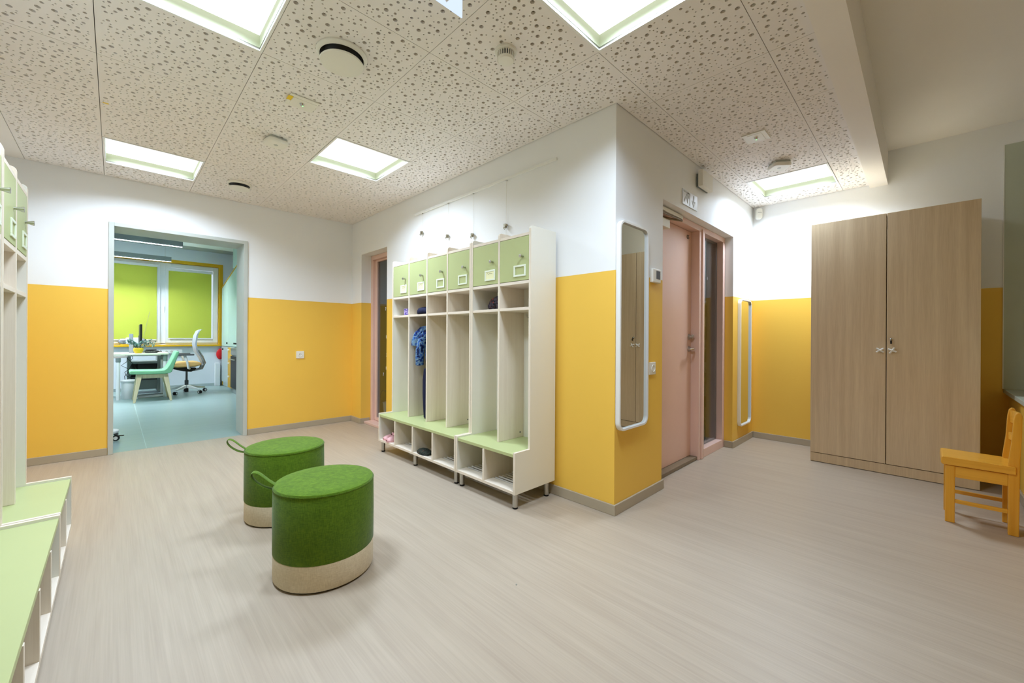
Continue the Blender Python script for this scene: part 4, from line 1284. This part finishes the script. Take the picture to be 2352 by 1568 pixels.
t = thing('keyboard', 'black keyboard lying on the desk', 'keyboard', (.46, 9.60, ZD))
MB().box(-.08, .08, -.20, .20, 0, .014).build('body', M['black'], t, bevel=.004)
for i in range(4):
    MB().box(-.065 + .034 * i, -.038 + .034 * i, -.185, .185, .014, .018).build('key_row', M['darkgrey'], t, bevel=.002)
t = thing('phone', 'black flat telephone on the desk behind the plant', 'phone', (.49, 9.90, ZD))
MB().prism([(0, -.10), (0, .10), (.022, .10), (.034, -.02), (.030, -.10)], 'Y', -.08, .08).build('body', M['black'], t, bevel=.006)
MB().box(-.09, .06, -.075, -.03, .0345, .050).build('handset', M['black'], t, bevel=.008)

# boombox on the sill
t = thing('boombox', 'silver boombox with aerial standing on the office window sill', 'radio', (.25, YW - .005, WZ0))
MB().box(-.10, .10, -.042, .042, .02, .150).build('body', M['office_white'], t, bevel=.02)
for s_ in (-1, 1):
    MB().ell((s_ * .130, 0, .072), (.078, .043, .066), 20, 12).build('speaker', M['silver'], t, 60)
MB().box(-.17, .17, -.035, .035, 0, .020).build('foot', M['yellow'], t, bevel=.006)
MB().tube([(.155, .020, .14), (.245, .020, .665)], .0025, 6).build('aerial', M['steel'], t)

# socket strip on the office wall
t = thing('socket_strip', 'white wall strip with a row of sockets below the window sill', 'socket', (.80, YW, .715))
MB().box(-.20, .20, -.035, 0, 0, .075).build('trunking', M['office_white'], t, bevel=.003)
for i, x in enumerate((-.14, -.05, .03, .12)):
    MB().lathe_axis([(.022, 0), (.022, .002), (.012, .002)], (0, -1, 0), (x, -.035, .038), 16).build('outlet', M['black'] if i == 0 else M['casing'], t, 40)

# waste bin
t = thing('waste_bin', 'white round lidded waste bin under the desk', 'bin', (.170, 9.50, 0))
MB().lathe([(.078, 0), (.082, .008), (.092, .285)], 32).build('body', M['office_white'], t, 40)
MB().lathe([(.100, .286), (.104, .292), (.103, .312), (.090, .322), (.02, .328)], 32).build('lid', M['office_white'], t, 40)
MB().box(.06, .12, -.10, -.06, .003, .014).build('pedal', M['office_white'], t, bevel=.003)

# mint visitor chair, seen from its side, facing -X
t = thing('visitor_chair', 'mint upholstered visitor chair with splayed pale wood legs', 'chair', (.45, 9.02, 0))
o = [(-.285, .500), (-.275, .462), (-.20, .455), (.14, .448), (.205, .455), (.235, .475), (.33, .79), (.325, .812), (.305, .818), (.285, .80), (.215, .62), (.170, .535), (.135, .508), (.05, .503), (-.20, .512), (-.265, .518)]
prof = [(z, x) for x, z in o]
sh = MB().prism(prof, 'Y', -.23, .23)
sh.build('seat_shell', M['mint'], t, 50, bevel=.018)
for x0_, x1_ in ((-.225, -.16), (.225, .155)):
    for y in (-.235, .235):
        yt = y * .80
        s_ = .022
        MB().rings([[(x0_ - s_ * .7, y - s_ * .6, 0), (x0_ + s_ * .7, y - s_ * .6, 0), (x0_ + s_ * .7, y + s_ * .6, 0), (x0_ - s_ * .7, y + s_ * .6, 0)],
                    [(x1_ - s_ * 1.5, yt - s_, .447), (x1_ + s_ * 1.5, yt - s_, .447), (x1_ + s_ * 1.5, yt + s_, .447), (x1_ - s_ * 1.5, yt + s_, .447)]]).build('leg', M['paleash'], t, bevel=.004)
for y in (-.195, .195):
    MB().box(-.13, .125, y - .014, y + .014, .385, .446).build('rail', M['paleash'], t, bevel=.003)

# office swivel chair, facing -X
t = thing('office_chair', 'grey mesh office swivel chair with tan seat and white star base', 'office chair', (.97, 9.72, 0))
for i in range(5):
    a = 2 * PI * i / 5 + .28
    cx, cy = math.cos(a), math.sin(a)
    MB().rings([[(.03 * cx - .022 * cy * s, .03 * cy + .022 * cx * s, z) for s, z in ((-1, .095), (1, .095), (1, .155), (-1, .155))],
                [(.30 * cx - .013 * cy * s, .30 * cy + .013 * cx * s, z) for s, z in ((-1, .070), (1, .070), (1, .092), (-1, .092))]]).build('base_arm', M['office_white'], t, bevel=.006)
    cw = MB()
    for s in (-.016, .016):
        cw.lathe_axis([(.028, -.008), (.030, -.005), (.030, .005), (.028, .008)], (-cy, cx, 0), (.30 * cx - s * cy, .30 * cy + s * cx, .031), 16)
    co = cw.build('caster', M['black'], t, 40)
    MB().lathe_axis([(.018, .0085), (.018, .0095)], (-cy, cx, 0), (.30 * cx - .016 * cy, .30 * cy + .016 * cx, .031), 12) \
        .lathe_axis([(.018, .0085), (.018, .0095)], (cy, -cx, 0), (.30 * cx + .016 * cy, .30 * cy - .016 * cx, .031), 12).build('wheel_cap', M['office_white'], co)
MB().lathe([(.028, .10), (.030, .24), (.016, .245), (.016, .46)], 16).build('gas_spring', M['darkgrey'], t, 40)
MB().lathe([(.030, .02), (.030, .095)], 16).build('hub', M['black'], t, 40)
MB().prism([(z, x) for x, z in ((-.20, .462), (-.06, .415), (.06, .40), (.12, .430), (.14, .470), (-.05, .49), (-.20, .485))], 'Y', -.09, .09).build('mechanism', M['black'], t, bevel=.01)
MB().prism([(z, x) for x, z in ((-.245, .515), (-.235, .575), (-.10, .595), (.12, .595), (.195, .575), (.20, .530), (.10, .500), (-.15, .495))], 'Y', -.23, .23).build('seat', M['tan'], t, 40, bevel=.02)
bk = []
for x, z, h in ((.10, .43, .05), (.20, .46, .05), (.245, .54, .16), (.20, .66, .20), (.135, .78, .22), (.110, .92, .22), (.130, 1.08, .21), (.165, 1.17, .19), (.205, 1.195, .17)):
    bk.append([(x - .012, -h, z), (x - .012, h, z), (x + .014, h, z + .004), (x + .014, -h, z + .004)])
MB().rings(bk).build('backrest', M['mesh'], t, 60, bevel=.006)
MB().tube([(.10, 0, .425), (.23, 0, .45), (.275, 0, .56), (.235, 0, .68), (.17, 0, .80)], .02, 10).build('back_support', M['silver'], t, 50)
for y in (-.27, .27):
    MB().tube([(.02, y * .85, .47), (.0, y, .48), (-.02, y, .60), (-.05, y, .71)], [.016, .02, .018, .018], 10).build('arm_post', M['office_white'], t, 50)
    MB().box(-.19, .08, y - .04, y + .04, .715, .745).build('arm_pad', M['darkgrey'], t, bevel=.008)

# kitchenette on the right of the office
t = thing('tall_cabinet', 'duck-egg wall cabinet with slanted ochre-edged top', 'cabinet', (1.66, 10.0, 0))
side = [(8.6 - 10.0, .862), (10.69 - 10.0, .862), (10.69 - 10.0, 2.115), (8.6 - 10.0, 2.54)]
MB().prism(side, 'X', .022, .46).build('body', M['duck_grey'], t)
for a, b in ((8.62, 9.27), (9.274, 9.98), (9.984, 10.688)):
    za = 2.115 + (10.69 - a) * (.425 / 2.09); zb = 2.115 + (10.69 - b) * (.425 / 2.09)
    d = MB().prism([(a - 10, .865), (b - 10, .865), (b - 10, zb - .012), (a - 10, za - .012)], 'X', 0, .020).build('door', M['duck'], t, bevel=.002)
    MB().box(-.022, 0, (b if b < 9.9 else a) - 10 + (-.09 if b < 9.9 else .06), (b if b < 9.9 else a) - 10 + (-.06 if b < 9.9 else .09), .915, .945).build('handle', M['black'], d, bevel=.003)
MB().prism([(8.6 - 10, 2.541), (10.69 - 10, 2.116), (10.69 - 10, 2.130), (8.6 - 10, 2.556)], 'X', -.004, .46).build('top_edge', M['ochre'], t)
t = thing('base_cabinet', 'duck-egg base cabinet standing under the slanted cabinet', 'cabinet', (1.66, 10.18, 0))
MB().box(.022, .46, -.52, .51, .02, .858).build('body', M['duck_grey'], t)
MB().box(.04, .46, -.52, .51, 0, .02).build('plinth', M['office_white'], t)
d = MB().box(0, .020, -.52, .50, .10, .850).build('door', M['duck_grey'], t, bevel=.002)
MB().box(-.022, 0, .30, .33, .78, .81).build('handle', M['black'], d, bevel=.003)
MB().box(.010, .022, .485, .51, .02, .12).build('corner_strip', M['ochre'], t)
t = thing('drawer_cabinet', 'yellow drawer cabinet between the base cabinet and the black oven', 'cabinet', (1.60, 9.46, 0))
MB().box(.021, .52, -.18, .19, .06, .858).build('body', M['duck_grey'], t)
MB().box(.05, .52, -.18, .19, 0, .06).build('plinth', M['greydesk'], t)
for z0, z1 in ((.07, .33), (.335, .59), (.595, .85)):
    d = MB().box(0, .020, -.18, .19, z0, z1).build('drawer_front', M['yellow'], t, bevel=.002)
    MB().box(-.025, 0, .04, .09, z1 - .06, z1 - .03).build('handle', M['office_white'], d, bevel=.003)
t = thing('oven', 'black built-in oven beside the yellow drawers', 'oven', (1.58, 8.98, 0))
MB().box(.02, .52, -.29, .29, .0, .858).build('body', M['greydesk'], t)
MB().box(0, .02, -.29, .29, .10, .70).build('oven_door', M['black'], t, bevel=.003)
MB().box(0, .02, -.29, .29, .72, .85).build('control_panel', M['steel'], t, bevel=.003)
MB().tube([(-.03, -.22, .64), (-.03, .25, .64)], .010, 8).build('handle', M['steel'], t, 40)
t = thing('red_bag', 'round red bag hanging on the wall by the base cabinet', 'bag', (1.645, 10.735, .565))
MB().ell((0, 0, .115), (.075, .030, .115), 20, 12).build('body', M['red'], t, 60)
MB().tube([(-.02, 0, .22), (0, 0, .26), (.02, 0, .22)], .005, 6).build('loop', M['red'], t)
solo('pipe_box', MB().box(1.545, 1.632, 10.66, 10.757, .001, .490), M['office_white'], 'white boxed pipe on the wall below the red bag', 'pipe box', bevel=.004)

# small trolley just inside the doorway
t = thing('trolley', 'white round trolley foot with black braked caster inside the doorway', 'trolley', (-.065, 5.83, 0))
MB().lathe([(.02, .080), (.096, .082), (.101, .090), (.101, .106), (.095, .112), (.02, .114)], 40).build('base', M['office_white'], t, 40)
MB().tube([(0, 0, .114), (0, 0, .85)], .018, 12).build('column', M['office_white'], t, 40)
MB().lathe([(.02, .85), (.16, .852), (.165, .870), (.02, .872)], 32).build('tray', M['office_white'], t, 40)
for a in (-.35, 1.75, 3.84):
    cx, cy = math.cos(a), math.sin(a)
    px, py = .084 * cx, .084 * cy
    cst = MB().lathe_axis([(.026, -.010), (.030, -.007), (.030, .007), (.026, .010)], (-cy, cx, 0), (px, py, .0305), 18).build('caster', M['black'], t, 40)
    MB().lathe_axis([(.018, -.0115), (.018, .0115)], (-cy, cx, 0), (px, py, .0305), 14).build('wheel_cap', M['office_white'], cst, 40)
    MB().box(-.014, .016, -.012, .012, .061, .080).xf(Matrix.Translation((px, py, 0)) @ Matrix.Rotation(a, 4, 'Z')).build('fork', M['darkgrey'], cst)
    MB().box(.016, .062, -.010, .010, .048, .056).xf(Matrix.Translation((px, py, 0)) @ Matrix.Rotation(a, 4, 'Z')).build('brake_pedal', M['black'], cst)

# crumb on the corridor floor
solo('crumb', MB().rings([[(-.005, -.004, .0005), (.006, -.003, .0005), (.004, .006, .0005)], [(-.002, -.001, .006), (.002, -.001, .005), (.001, .003, .006)]])
     .xf(Matrix.Translation((1.263, 1.251, 0))), M['casing'], 'tiny pale crumb lying on the beige floor', 'crumb')
